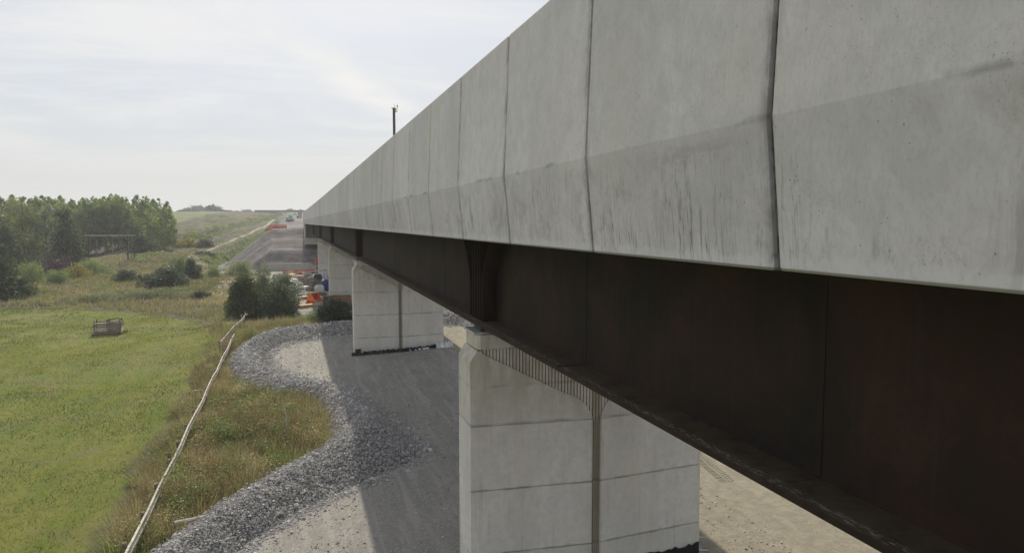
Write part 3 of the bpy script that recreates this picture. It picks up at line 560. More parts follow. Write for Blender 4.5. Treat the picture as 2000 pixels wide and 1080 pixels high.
proto('far_tree', 'dome', 12, 8, 40, 1500, .8, 'blue', .4, 'bark', .10, 3)

def gz(px, Y, py=450): p = at(px, py, Y); return (p[0], Y, hz(p[0], Y)-.1)
def top_scale(px, py, Y, H): p = at(px, py, Y); return (p[2]-hz(p[0], Y))/H
ORD = ['rightmost', 'second', 'third', 'fourth', 'fifth', 'sixth', 'seventh', 'eighth', 'ninth', 'tenth', 'eleventh', 'twelfth', 'thirteenth', 'fourteenth', 'fifteenth', 'sixteenth', 'seventeenth', 'eighteenth', 'nineteenth', 'twentieth']
# front row of the plantation
front = [(328, 388, 215), (312, 384, 222), (297, 390, 210), (281, 386, 218), (266, 392, 224), (250, 384, 226), (235, 378, 228), (219, 376, 227), (203, 381, 229), (187, 387, 226), (172, 384, 226), (157, 390, 222), (142, 388, 226), (120, 378, 225), (98, 380, 222), (74, 378, 224), (50, 378, 222), (28, 376, 220), (5, 379, 222), (-22, 380, 222)]
for i, (px, py, Y) in enumerate(front):
    s = top_scale(px, py, Y, 20*.97)
    lab = ('%s tree of the poplar plantation, beside the open hillside' % ORD[i]) if i == 0 else ('poplar standing %s from the right end in the front row of the plantation' % ORD[i])
    tree('poplar_bare' if 165 < px < 245 else ('poplar' if i % 3 else 'poplar_dark'), i, gz(px, Y), (s*1.0, s*1.0, s), 'poplar_tree', lab, 'tree', 'poplars in the front row of the plantation')
k = 0
for row, dy in ((0, 9), (1, 18)):
    for px in range(-14, 336 if row < 1 else 318, 20):
        Y = 226+dy+random.uniform(-3, 3); py = 381+random.uniform(-6, 7)+(6 if px > 300 else 0); s = top_scale(px, py, Y, 20*.97)
        e = tree('poplar_bare' if 160 < px < 235 and row == 0 else ('poplar' if k % 2 else 'poplar_dark'), k, gz(px+random.uniform(-5, 5), Y), (s, s, s), 'poplar_tree', 'poplar deep in the plantation with only its crown showing over the front row', 'tree', 'poplars in the rows behind the front row'); k += 1
# single trees before the plantation
def place(key, v, px, ptop, Y, H, wid, name, label, cat, group=None, H0=None, stem='trunk', crown='crown'):
    s = top_scale(px, ptop, Y, H0*.98); return tree(key, v, gz(px, Y), (wid, wid, s), name, label, cat, group, stem, crown)
place('big_olive', 0, 45, 388, 170, 0, 1.05, 'willow_tree', 'broad yellowish olive tree in front of the plantation near the left edge', 'tree', None, 16)
place('willow_pale', 0, 90, 392, 178, 0, .95, 'willow_tree', 'tall narrow grey-green tree between the olive tree and the dark pointed tree', 'tree', None, 15)
place('big_dark', 0, 128, 402, 172, 0, 1.0, 'alder_tree', 'dark green pointed tree dense to the ground in front of the plantation', 'tree', None, 13.5)
place('big_dark', 1, 8, 430, 160, 0, .8, 'alder_tree', 'small dark tree under the olive tree at the left edge', 'tree', None, 13.5)
place('big_dark', 1, 270, 455, 205, 0, .7, 'alder_tree', 'low dark tree at the foot of the poplars right of the timber gantry', 'tree', None, 13.5)
place('big_dark', 0, -12, 470, 112, 0, .75, 'alder_tree', 'black-green tree reaching in at the left edge beyond the meadow', 'tree', None, 13.5)
bushes = [('bush', 318, 525, 128, 1.85, 'large dark round bush, biggest of the two before the timber gantry', 'dark_bush', 3), ('bush', 246, 528, 141, 1.15, 'smaller dark round bush left of the large round one', 'dark_bush', 3),
  ('bush', 372, 508, 140, .85, 'dark upright bush just right behind the large round bush', 'dark_bush', 3), ('bush_green', 348, 505, 150, 1.0, 'loose green bush behind the large round bush', 'green_bush', 3),
  ('bush', 387, 568, 107, .62, 'small dark bush at the corner of the meadow left of the willow thicket', 'dark_bush', 3), ('bush_green', 58, 518, 143, 1.05, 'yellow-green rounded bush below the purple shrub', 'green_bush', 3),
  ('bush_purple', 100, 503, 156, 1.35, 'dark purple shrub at the foot of the pointed tree', 'purple_shrub', 3), ('bush_yellow', 148, 518, 150, .9, 'yellowing bush right of the purple shrub', 'yellow_bush', 3),
  ('bush_green', 176, 510, 158, 1.3, 'pale green bush spreading below the plantation trunks', 'green_bush', 3), ('bush_green', 105, 530, 140, .9, 'low light green bush in front of the purple shrub', 'green_bush', 3),
  ('bush', 15, 545, 116, 1.2, 'dark sprawling bush at the left edge above the meadow', 'dark_bush', 3), ('bush_green', 468, 513, 150, 1.1, 'green bush at the foot of the grey embankment', 'green_bush', 3),
  ('bush_green', 415, 522, 146, .7, 'small green bush left of the embankment foot', 'green_bush', 3), ('bush_yellow', 372, 466, 225, 1.5, 'bright yellow bush at the edge of the hillside', 'yellow_bush', 3),
  ('bush_yellow', 352, 470, 222, 1.1, 'small yellow bush right under the last poplar', 'yellow_bush', 3), ('bush', 400, 490, 196, 1.3, 'dark bush on the bank beside the haul road', 'dark_bush', 3),
  ('bush_purple', 404, 466, 220, .9, 'brown shrub right of the yellow bushes on the hillside', 'brown_shrub', 3)]
for i, (key, px, py, Y, w, lab, nm, H0) in enumerate(bushes):
    place(key, i, px, py, Y, 0, w, nm, lab, 'bush', None, H0, 'stem', 'foliage')
# willow thicket by the fence end
place('bush_yellowtop', 0, 470, 538, 83, 0, .92, 'willow_bush', 'big dark bush with yellow-green top at the end of the timber fence', 'bush', None, 5.0, 'stem', 'foliage')
place('bush_near', 0, 535, 560, 82, 0, .95, 'willow_bush', 'big dark bush on the right of the thicket by the gravel bank', 'bush', None, 4.4, 'stem', 'foliage')
place('sapling', 0, 512, 514, 88, 0, .85, 'willow_sapling', 'tall silvery sapling rising above the thicket', 'tree', None, 6.0)
place('sapling', 1, 556, 534, 86, 0, .95, 'willow_sapling', 'silvery leaved sapling on the right behind the thicket', 'tree', None, 6.0)
place('bush_near', 0, 652, 588, 76, 0, .98, 'willow_bush', 'dark low bush beside the second pier behind the gravel bank', 'bush', None, 4.4, 'stem', 'foliage')
place('bush_green', 0, 608, 612, 75, 0, .55, 'green_bush', 'light green low bush between the thicket and the second pier', 'bush', None, 3, 'stem', 'foliage')
place('bush_green', 1, 892, 596, 80, 0, .9, 'green_bush', 'leafy green bush seen right of the second pier over the gravel bank', 'bush', None, 3, 'stem', 'foliage')
place('bush_yellow', 0, 928, 612, 78, 0, .5, 'yellow_bush', 'yellow-green bush above the gravel bank under the girder', 'bush', None, 3, 'stem', 'foliage')
# bramble hedge between meadow and rough land: one tangled mass
C = []; Rd = []
for px in np.arange(0, 400, 4.5):
    p = at(px, 500, 104+.016*px+random.uniform(-2, 2)); 
    if p[0] < -9.5: C.append((p[0], p[1]+random.uniform(-2, 4), hz(p[0], p[1])+random.uniform(.0, .5)*(1.2 if 130 < px < 370 else .5))); Rd.append(random.uniform(.45, .95)*(1.25 if 130 < px < 370 else .7))
V, F, tn = leaf_cloud(np.array(C), np.array(Rd), 26000, .085, .7); tag(link('bramble_hedge', np_mesh('bramble_hedge', V, F, L['bramble'], False, {'tone': tn})), kind='stuff')
C = []; Rd = []
for _ in range(150):
    Y = random.uniform(112, 180); p = at(random.uniform(0, 440), 500, Y)
    if p[0] > -9: continue
    C.append((p[0], Y, hz(p[0], Y)+.2)); Rd.append(random.uniform(.5, 1.3))
V, F, tn = leaf_cloud(np.array(C), np.array(Rd), 30000, .12, .6); tag(link('scrub_undergrowth', np_mesh('scrub', V, F, L['olive'], False, {'tone': tn})), kind='stuff')
C = []; Rd = []
for _ in range(900):                       # scrub on the hillside banks
    Y = 186+260*random.random()**1.5; b = random.random()
    x = float(np.interp(Y, [150, 185, 330, 450], [-27, -23, -9.5, -8]))+random.uniform(.6, 4.2) if b < .5 else (float(np.interp(Y, [220, 240, 450, 560], [-38, -34, -13, -9]))+random.uniform(0, 5) if b < .8 else random.uniform(-45, -14))
    if x > -8 or (x > -18 and Y < 205): continue
    C.append((x, Y, hz(x, Y)-.1)); Rd.append(random.uniform(.4, 1.1)*(1+Y/500))
V, F, tn = leaf_cloud(np.array(C), np.array(Rd), 42000, .20, .55); tag(link('hillside_scrub', np_mesh('hillside_scrub', V, F, L['green'], False, {'tone': tn})), kind='stuff')
# leafy weeds standing in the dry bay
C = []; Rd = []
for _ in range(260):
    x = random.gauss(-1.9, 1.5); y = random.gauss(37.0, 6.0)
    if dOut(np.array([x]), np.array([y]))[0] < 1.3: continue
    C.append((x, y, hz(x, y)+random.uniform(.2, .5))); Rd.append(random.uniform(.18, .5))
V, F, tn = leaf_cloud(np.array(C), np.array(Rd), 30000, .038, 1.1); tag(link('leafy_weeds', np_mesh('leafy_weeds', V, F, L['olive'], False, {'tone': tn})), kind='stuff')

# ------------------------------------------------------------------ viaduct
def cx(Y): return -.5*(max(Y, 0)/170.)**2
ZB, ZK, ZT = -.325, .70, 2.757
deck = empty('viaduct_deck', (PX, 0, -2.76), 'long bridge deck of pale folded concrete parapet panels on brown steel girders', 'bridge')
def dl(o, x, y, z): o.location = (x-PX, y, z+2.76); return o
W = 2.997; GAP = .066
def panel_mesh():
    m = MB(); h = (W-GAP)/2; b = .014
    prof = [(.10, ZB+.022), (.112, ZB), (.30, ZB), (.26, ZK), (.24, ZT), (.085, ZT), (.080, ZT-.015), (0, ZK)]
    ins = [(.10+b, ZB+.022), (.112+b, ZB+b), (.30, ZB+b), (.26, ZK), (.24, ZT-b), (.085+b, ZT-b), (.080+b, ZT-.015), (b, ZK)]
    m.loft([[(x, -h, z) for x, z in ins], [(x, -h+b, z) for x, z in prof], [(x, h-b, z) for x, z in prof], [(x, h, z) for x, z in ins]])
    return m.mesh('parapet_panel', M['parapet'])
pm = panel_mesh()
sm = MB(); sm.prism([(.150, ZB+.02), (.24, ZB+.02), (.22, ZK), (.225, ZT-.03), (.13, ZT-.03), (.050, ZK)], -GAP*.5, GAP*.5); smesh = sm.mesh('joint_seal', M['seal'])
for k in range(-5, 61):
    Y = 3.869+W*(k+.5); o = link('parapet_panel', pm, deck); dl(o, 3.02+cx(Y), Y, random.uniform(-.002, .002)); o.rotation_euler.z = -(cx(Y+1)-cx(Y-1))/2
    o = link('joint_seal', smesh, deck); dl(o, 3.02+cx(Y-W/2), Y-W/2, 0)
m = MB(); y0, y1 = -11, 186.8
for a in np.arange(y0, y1, 12): m.loft([[(x+cx(a), a, z) for x, z in [(13.6, ZK), (13.5, ZT), (13.35, ZT), (13.3, ZB), (13.5, ZB)]], [(x+cx(a+12), min(a+12, y1), z) for x, z in [(13.6, ZK), (13.5, ZT), (13.35, ZT), (13.3, ZB), (13.5, ZB)]]])
o = m.build('far_parapet', M['parapet'], deck); dl(o, 0, 0, 0)
m = MB()
for a in np.arange(y0, 172, 12): m.loft([[(x+cx(a), a, z) for x, z in [(3.33, -.18), (3.33, .22), (13.27, .22), (13.27, -.18), (11.3, -.30), (5.3, -.30)]], [(x+cx(a+12), min(a+12, 172), z) for x, z in [(3.33, -.18), (3.33, .22), (13.27, .22), (13.27, -.18), (11.3, -.30), (5.3, -.30)]]])
o = m.build('deck_slab', M['conc'], deck); dl(o, 0, 0, 0)
PIERS = [18.5, 56.3, 94.1, 131.9]; ABUT = 169.7
GW = 5.25
def plate_run(xa, xb, za, zb, a, b, n=1):
    m = MB(); ys_ = np.linspace(a, b, n+1)
    m.loft([[(xa+cx(y), y, za), (xb+cx(y), y, za), (xb+cx(y), y, zb), (xa+cx(y), y, zb)] for y in ys_]); return m
for gx in (GW, 11.05):
    cuts = [-11, -1, 5.72, 11.8, 24.5, 37.4, 50, 62.6, 75.2, 87.8, 100.4, 113, 125.6, 138.2, 150.8, 163, 171]
    for a, b in zip(cuts, cuts[1:]):
        g = .004
        o = plate_run(gx, gx+.03, -2.68, -.302, a+g, b-g, 3).build('web_plate', M['steel'], deck); dl(o, 0, 0, 0)
        th = .085 if (11.7 < a < 24) or any(abs((a+b)/2-p) < 7 for p in PIERS) else .070
        if a >= 5 and a < 6: th = .070
        o = plate_run(gx-.60, gx+.60, -2.765, -2.765+th, a+g, b-g, 3).build('bottom_flange', M['steel'], deck); dl(o, 0, 0, 0)
        if gx == GW:
            o = plate_run(gx-.012, gx+.0, -2.765+th, -2.765+th+.022, a+g, b-g, 3).build('weld_bead', M['galv'] if False else M['steel'], deck); dl(o, 0, 0, 0)
    o = plate_run(gx-.35, gx+.35, -.34, -.304, -11, 171, 14).build('top_flange', M['steel'], deck); dl(o, 0, 0, 0)
    for b in cuts[1:-1]:
        m = MB(); m.box(gx-.008, gx, b-.02, b+.02, -2.66, -.36); o = m.build('weld_seam', M['steel'], deck); dl(o, cx(b), 0, 0)
    for p in PIERS+[ABUT]:
        for j in range(6):
            off = (j-2.5)*.27; fl = {0: -1, 5: 1}.get(j, 0); rings = []
            for z in [-2.675, -1.7, -1.45, -1.2, -.95, -.7, -.5, -.345]:
                s = max(0, (z+1.75)/1.4); dy = fl*.95*s**1.7; y = p+off+dy
                rings.append([(gx-.40, y-.025, z), (gx-.002, y-.025, z), (gx-.002, y+.025, z), (gx-.40, y+.025, z)])
            m = MB(); m.loft(rings); o = m.build('stiffener', M['steel'], deck); dl(o, cx(p), 0, 0)
# cross beams between the girders
for y in np.arange(-7, 170, 6.3):
    m = MB(); m.box(GW+.04, 11.04, y-.01, y+.01, -2.2, -.9); m.box(GW+.04, 11.04, y-.14, y+.14, -2.22, -2.2); o = m.build('cross_beam', M['steel'], deck); dl(o, cx(y), 0, 0)

# pier
def yface(x): return .68+.30*(1-abs(x)/3.65)
def plan(ins=0.):
    a = 3.65-ins; cw = .12+ins*.0; n = .68-ins; c = .97-ins; d = .86-ins
    return [(-a, -n), (-cw, -c), (-cw, -d), (cw, -d), (cw, -c), (a, -n), (a, n), (cw, c), (cw, d), (-cw, d), (-cw, c), (-a, n)]
def lift_mesh(z0, z1, lo=True, hi=True):
    m = MB(); e = .022; r = []
    if lo: r.append([(x, y, z0) for x, y in plan(e)]); r.append([(x, y, z0+e*1.2) for x, y in plan(0)])
    else: r.append([(x, y, z0) for x, y in plan(0)])
    if hi: r.append([(x, y, z1-e*1.2) for x, y in plan(0)]); r.append([(x, y, z1) for x, y in plan(e)])
    else: r.append([(x, y, z1) for x, y in plan(0)])
    m.loft(r); return m.mesh('pier_lift', M['pier'])
ZJ = [-11.6, -9.27, -7.43, -5.58]
lifts = [lift_mesh(ZJ[i]+(.0 if i == 0 else .006), ZJ[i+1]-.006, i > 0, True) for i in range(3)]
def head_core():
    m = MB(); z0 = ZJ[3]+.006
    def ring(a, z):
        n = .672; b = 3.44; q = [(a, n), (b, n), (b, yface(b)-.13), (0, .84)]
        h = [(-x, -y) for x, y in q]+[(x, -y) for x, y in q[-2::-1]]; return [(x, y, z) for x, y in h]+[(-x, -y, z) for x, y in h]
    m.loft([ring(3.648, z0), ring(3.648, -3.79), ring(3.455, -3.49)]); return m.mesh('head_core', M['pier'])
def cheek(sx, sy):
    pts = [(-3.65, ZJ[3]+.03), (-3.65, -3.79), (-3.46, -3.50), (-3.34, -3.50), (-3.30, -3.58), (-.95, -4.80)]
    for t in np.linspace(0.15, 1, 8): 
        a = t*math.pi/2; pts.append((-.95+(.83)*math.sin(a)*.9+.083*t, -4.80-.30*t-.62*(1-math.cos(a))*.9))
    pts[-1] = (-.12, -5.50); pts.append((-.12, ZJ[3]+.006)); pts.append((-3.63, ZJ[3]+.006))
    m = MB(); bm = m.bm; A = []; B = []
    for x, z in pts:
        yf = yface(x); A.append(bm.verts.new((sx*x, -sy*yf, z))); B.append(bm.verts.new((sx*x, -sy*(yf-.16 if x > -3.5 else .0), z)))
    bm.faces.new(A); bm.faces.new(B[::-1]); n = len(pts)
    for i in range(n): bm.faces.new((A[i], B[i], B[(i+1) % n], A[(i+1) % n]))
    return m.mesh('head_cheek', M['pier'])
def vedge(x):                     # lower edge of the fluted recess at |x|
    x = abs(x)
    if x > .95: return -3.58-(3.30-x)*(1.22/2.35)
    t = (.95-x)/.83; return -4.80-.75*min(1, t)**2.0
def ribs():
    m = MB(); x = -3.27
    while x < 3.27:
        for sy in (-1, 1):
            y = yface(x+.03)-.045; zb = max(vedge(x), vedge(x+.062), ZJ[3])-.1
            if zb < -3.50: m.box(x, x+.066, min(-sy*y, -sy*(y-.11)), max(-sy*y, -sy*(y-.11)), zb, -3.46)
        x += .0935
    return m.mesh('ribbed_recess', M['pier'])
hc = head_core(); cheeks = [cheek(a, b) for a in (1, -1) for b in (1, -1)]; rb = ribs()
def cap():
    m = MB(); m.loft([[(-3.44, -.60, -3.455), (-3.36, -.70, -3.455), (3.36, -.70, -3.455), (3.44, -.60, -3.455), (3.44, .60, -3.455), (3.36, .70, -3.455), (-3.36, .70, -3.455), (-3.44, .60, -3.455)],
                      [(-3.44, -.60, -3.06), (-3.36, -.70, -3.06), (3.36, -.70, -3.06), (3.44, -.60, -3.06), (3.44, .60, -3.06), (3.36, .70, -3.06), (-3.36, .70, -3.06), (-3.44, .60, -3.06)]])
    return m.mesh('pier_cap', M['pier'])
cp = cap()
cd = MB(); [cd.box(x-.011, x+.011, -s*.86-.03, -s*.86+.03, -11, -5.5) for x in (-.04, .04) for s in (1, -1)]; cdm = cd.mesh('channel_fillet', M['pier'])
bp = MB(); bp.box(-.62, .62, -.58, .58, -3.058, -3.00, bev=.01); bpm = bp.mesh('base_plate', M['galv'])
bq = MB(); bq.box(-.36, .36, -.36, .36, -2.998, -2.86, bev=.01); bq.cyl((0, 0, -2.86), (0, 0, -2.80), .30, .30, 20); bq.box(-.4, .4, -.4, .4, -2.80, -2.768, bev=.005); bqm = bq.mesh('bearing', M['dark'])
plabels = ['nearest concrete pier with ribbed recess and pale chamfered nose', 'second concrete pier standing on the gravel yard with plastic round its foot', 'third concrete pier behind the bushes and stored materials', 'fourth and farthest concrete pier next to the abutment']
for i, p in enumerate(PIERS):
    e = empty('viaduct_pier', (PX+cx(p), p, G0), plabels[i], 'bridge pier', 'piers of the viaduct')
    for l in lifts: link('pier_lift', l, e, (0, 0, -G0))
    hd_ = link('pier_head', hc, e, (0, 0, -G0))
    for n_, me in (('pier_cap', cp), ('channel_fillet', cdm)): link(n_, me, e, (0, 0, -G0))
    for c in cheeks: link('head_cheek', c, hd_)
    tag(link('ribbed_recess', rb, hd_), kind='stuff')
    for gx in (GW-PX, 11.05-PX): link('base_plate', bpm, e, (gx, 0, -G0)); link('bearing', bqm, e, (gx, 0, -G0))
# abutment
ab = empty('abutment', (PX, 170, -6.2), 'far concrete abutment shelf where the bridge deck ends in the embankment', 'abutment')
def abp(n, m, mat='conc'): o = m.build(n, M[mat], ab); o.location = (-PX+cx(170), -170, 6.2); return o
m = MB(); m.box(2.95, 13.6, 168.2, 172.6, -5.15, -3.62); abp('bearing_shelf', m)
m = MB(); m.box(3.05, 13.5, 168.9, 172.4, -7.2, -5.152); abp('foundation_wall', m, 'dark')
m = MB(); m.box(3.3, 13.4, 171.3, 172.5, -3.618, -.32); abp('ballast_wall', m)
m = MB(); m.box(2.98, 3.28, 168.4, 187, -3.615, -.345); abp('wing_wall', m)
m = MB(); m.box(2.98, 3.28, 172.61, 187, -7.0, -3.617); abp('wing_wall_base', m)
m = MB(); [m.box(4.4, 7.2, 169.2, 169.24, -3.618+h, -3.58+h) for h in (.5, 1.0)]; [m.box(x, x+.04, 169.2, 169.24, -3.618, -2.55) for x in (4.4, 5.8, 7.16)]; abp('handrail', m, 'galv')
# ------------------------------------------------------------------ things round the piers
def sheet(name, pts, mat, label, cat, seed=0, wid=.35, hgt=.18):
    """crumpled sheet laid along a line of ground points"""
    P = catmull(pts, 14); nv = 7; V = []; rn = np.random.default_rng(seed)
    for i_, p in enumerate(P):
        w = wid*rn.uniform(.5, 1.25)
        for j in range(nv):
            t = j/(nv-1)-.5; x = p[0]+rn.normal(0, .02); y = p[1]-t*w*2+rn.normal(0, .03); V.append((x, y, hz(x, y)+.03+hgt*(1-4*t*t)*rn.uniform(.3, 1.15)))
    i = np.arange(len(P)-1)[:, None]*nv+np.arange(nv-1)[None, :]; F = np.stack([i, i+nv, i+nv+1, i+1], -1).reshape(-1, 4)
    o = link(name, np_mesh(name, V, F, M[mat])); sol = o.modifiers.new('thickness', 'SOLIDIFY'); sol.thickness = .008; tag(o, label, cat); return o
P2 = PIERS[1]
sheet('black_membrane', [(4.2, P2-.95), (5.2, P2-1.0), (6.6, P2-1.1), (8.2, P2-1.25), (9.8, P2-1.1), (11.6, P2-.95)], 'black', 'black plastic membrane bunched along the foot of the second pier', 'plastic sheet', 1, .22, .26)
sheet('white_sheet', [(8.8, P2-1.3), (9.6, P2-1.25), (10.4, P2-1.2)], 'white', 'white plastic sheet trailing right of the channel at the foot of the second pier', 'plastic sheet', 3, .12, .12)
sheet('white_sheet', [(11.0, P2-1.05), (11.7, P2-1.1), (12.4, P2-1.0)], 'white', 'heap of white plastic sheet at the right corner of the second pier', 'plastic sheet', 4, .5, .42)
def upstand(x0, x1, y, z0, z1, label, seed):
    m = MB(); rn = random.Random(seed); n = max(3, int((x1-x0)/.09)); top = [(x0+(x1-x0)*i/n, z1+rn.uniform(-.05, .04)) for i in range(n+1)]
    V = m.prism([(x0, z0)]+top+[(x1, z0)], -.01, .01)
    o = m.build('black_membrane', M['black']); o.location = (0, y, 0); tag(o, label, 'plastic sheet'); return o
def skirt(x0, x1, p, z1, label, seed, name='black_membrane', mat='black', dz=.05):
    """membrane turned up against the slanted front of a pier"""
    rn = random.Random(seed); n = max(4, int((x1-x0)/.12)); V = []; F = []
    for i in range(n+1):
        x = x0+(x1-x0)*i/n; y = p-yface(x-PX-cx(p))-.02-rn.uniform(0, .012); z = z1+rn.uniform(-dz, dz); V += [(x, y, z), (x, y-.03, hz(x, y)-.08), (x, y-.012-.0, z), (x, y-.05, hz(x, y)-.08)]
    for i in range(n):
        a = 4*i; b = a+4; F += [(a, b, b+1, a+1), (a+2, a+3, b+3, b+2), (a, a+2, b+2, b)]
    o = link(name, np_mesh(name, V, F, M[mat])); tag(o, label, 'plastic sheet'); return o
gA = hz(9, 17.5)
skirt(4.96, 5.75, P2, -10.45, 'short white plastic sheet at the left foot of the second pier', 8, 'white_sheet', 'white', .10)
skirt(9.8, 11.78, PIERS[0], -9.92, 'black membrane turned up round the right foot of the nearest pier', 5)
skirt(4.52, 4.95, P2, -10.15, 'black membrane flap at the left corner of the second pier', 6)
skirt(8.3, 8.75, P2, -10.2, 'black membrane flap below the drainage channel of the second pier', 7)
# steel crowd barrier at the right end of the nearest pier
e = empty('crowd_barrier', (12.0, 18.15, hz(12, 18.2)), 'galvanised crowd barrier standing on edge beside the right end of the nearest pier', 'barrier', None, R(62))
m = MB(); m.cyl((0, 0, .12), (0, 0, 1.1), .02); m.cyl((1.3, 0, .12), (1.3, 0, 1.1), .02); m.cyl((0, 0, 1.1), (1.3, 0, 1.1), .02); m.cyl((0, 0, .2), (1.3, 0, .2), .02); m.build('frame', M['white'], e)
for i in range(12): m = MB(); m.cyl((.1+i*.1, 0, .2), (.1+i*.1, 0, 1.1), .007, n=5); m.build('bar', M['white'], e)
for x in (.2, 1.1): m = MB(); m.cyl((x, -.35, .02), (x, .35, .02), .02); m.cyl((x, 0, .02), (x, 0, .2), .02); m.build('foot', M['white'], e)
# litter on the yard
for px, py, lab, s in ((708, 790, 'scrap of white plastic on the yard nearest the gravel bank tip', .16), (734, 818, 'second scrap of white plastic on the yard, lower right of the first', .13), (690, 935, 'small pale stone chip lying at the yard side of the gravel bank', .07)):
    r = ray(px, py); P = r*(G0+.03)/r[2]; z = hz(P[0], P[1]); V = rng.normal(0, 1, (24, 3))*np.array([s, s, s*.35])+np.array([P[0], P[1], z+s*.3]); V[:, 2] = np.maximum(V[:, 2], z+.005)
    F = [(i, (i*7+3) % 24, (i*5+11) % 24) for i in range(24) if len({i, (i*7+3) % 24, (i*5+11) % 24}) == 3]; tag(link('litter', np_mesh('litter', V, F, M['white'])), lab, 'litter')
# tyre ruts in the sandy haul road
for i, (cx0, cy0) in enumerate(((16.2, 22.6),)):
    e = None; m = MB()
    for j in range(22):
        for s in (-1, 1):
            rot = Matrix.Rotation(R(s*28), 3, 'Z'); x = cx0+j*.03+s*.19; y = cy0+j*.16; m.box(x-.16, x+.16, y-.03, y+.03, hz(x, y)-.02, hz(x, y)+.018, rot=rot)
    o = m.build('tyre_track', M['sandy'] if 'sandy' in M else plain('sand_ridge', (.28, .255, .195), .95, .2, 5)); tag(o, kind='stuff')

# ------------------------------------------------------------------ fences and meadow things
def fence(path, label, n_r=3, seed=1):
    rn = random.Random(seed); P = [Vector((x, y, hz(x, y))) for x, y in path]; e = empty('timber_fence', P[0], label, 'fence', 'timber fences beside the meadow'); O = P[0]
    for p in P:
        m = MB(); tilt = Matrix.Rotation(rn.uniform(-.05, .05), 3, 'X') @ Matrix.Rotation(rn.uniform(-.05, .05), 3, 'Y'); m.box(-.06, .06, -.05, .05, -.2, 1.22, rot=None)
        o = m.build('post', M['wood2'], e, p-O); o.rotation_euler = (rn.uniform(-.05, .05), rn.uniform(-.06, .06), 0)
    for a, b in zip(P, P[1:]):
        for h in (1.12, .90)[:n_r]:
            a2 = a+Vector((.085, 0, h+rn.uniform(-.02, .02))); b2 = b+Vector((.085, 0, h+rn.uniform(-.02, .02))); d = (b2-a2); m = MB(); L2 = d.length/2+.05
            m.box(-.034, .034, -L2, L2, -.034, .034); o = m.build('rail', M['wood'] if n_r > 1 else M['wood2'], e, (a2+b2)/2-O); o.rotation_mode = 'QUATERNION'; o.rotation_quaternion = d.to_track_quat('Y', 'Z')
path = []; y = 12.0; j = 0
while y < 66.5: path.append((-5.0-.006*(y-20)+.03*math.sin(j*1.9), y)); y += 2.6; j += 1
fence(path, 'long weathered post and rail fence between the meadow and the gravel bank')
fence([(-6.0, 60.2), (-5.9, 63), (-5.72, 66.2), (-5.6, 69.3), (-5.3, 72.5), (-5.2, 76.5)], 'short far piece of rail fence running up to the willow thicket', 2, 4)
m = MB(); m.cyl((0, 0, 0), (.05, .1, 1.3), .05, .03); m.cyl((.05, .1, 1.3), (-.12, .25, 2.0), .03, .015); m.cyl((.04, .05, .8), (.3, .0, 1.3), .02, .01); e = m.build('bleached_branch', M['wood'], None, (-.6, 34.6, hz(-.6, 34.6))); tag(e, 'bleached dead branch standing in the dry grass inside the bend of the gravel bank', 'branch')
m = MB(); m.box(-.09, .09, -.09, .09, 0, .65, bev=.02); m.box(-.15, .15, -.13, .13, .65, .78, bev=.01); e = m.build('stub_post', M['logdark'], None, (-5.45, 32.6, hz(-5.45, 32.6))); tag(e, 'dark box on a stub post against the meadow side of the fence', 'post')
m = MB(); m.box(-.5, .5, -.12, .12, 0, .16, bev=.02, rz=.3); e = m.build('timber_offcut', M['wood'], None, (-5.9, 47, hz(-5.9, 47)+.05)); tag(e, 'bleached timber offcut lying beside the fence on the meadow side', 'timber')
m = MB(); m.box(-.6, .6, -.1, .1, 0, .12, bev=.02, rz=-.5); e = m.build('timber_offcut', M['wood'], None, (-4.3, 57.5, hz(-4.3, 57.5)+.35)); tag(e, 'pale timber offcut lying at the outer foot of the gravel bank', 'timber')
m = MB(); m.cyl((-.45, 0, .1), (.5, .1, .16), .07, .05); e = m.build('fallen_branch', M['wood'], None, (-3.55, 24.3, hz(-3.55, 24.3)+.75)); tag(e, 'short pale branch lying on the nearest end of the gravel bank', 'branch')
# crib of stacked logs round a sapling pit
e = empty('log_crib', (-17.6, 75.6, hz(-17.6, 75.6)), 'grey crib of stacked split logs standing alone on the meadow', 'log crib', None, R(6)); e.scale = (.82, .82, .95)
rn = random.Random(3); hw, hd = 1.42, 1.0
for k in range(7):
    z = .16+k*.175
    for s in (-1, 1):
        for seg in ((-hw, 0.02), (-.02, hw)):
            m = MB(); m.cyl((seg[0]-.06, s*hd+rn.uniform(-.04, .04), z+rn.uniform(-.03, .03)), (seg[1]+.06, s*hd+rn.uniform(-.04, .04), z+rn.uniform(-.03, .03)), .065+rn.uniform(-.012, .015), None, 7); m.build('log', M['wood2'] if rn.random() < .55 else M['wood'], e)
        m = MB(); m.cyl((s*hw+rn.uniform(-.03, .03), -hd-.08, z+.085), (s*hw+rn.uniform(-.03, .03), hd+.08, z+.085+rn.uniform(-.03, .03)), .06+rn.uniform(-.01, .015), None, 7); m.build('log', M['wood2'] if rn.random() < .55 else M['wood'], e)
for sx in (-1, 0, 1):
    for sy in (-1, 1): m = MB(); m.cyl((sx*(hw-.1), sy*(hd-.11), -.1), (sx*(hw-.1), sy*(hd-.11), 1.5), .055, .05, 7); m.build('post', M['logdark'], e)
for a, b in (((-.2, 0, 1.42), (.9, .85, 1.5)), ((.9, .85, 1.5), (1.45, .1, 1.42))): m = MB(); m.cyl(a, b, .05, None, 7); m.build('top_pole', M['logdark'], e)
x = -17.6+rng.uniform(-1.3, 1.6, 700); y = 75.6+rng.uniform(-1.0, .95, 700); blades('crib_weeds', x, y, rng.uniform(.1, .35, 700), .06, L['brown'], .3)
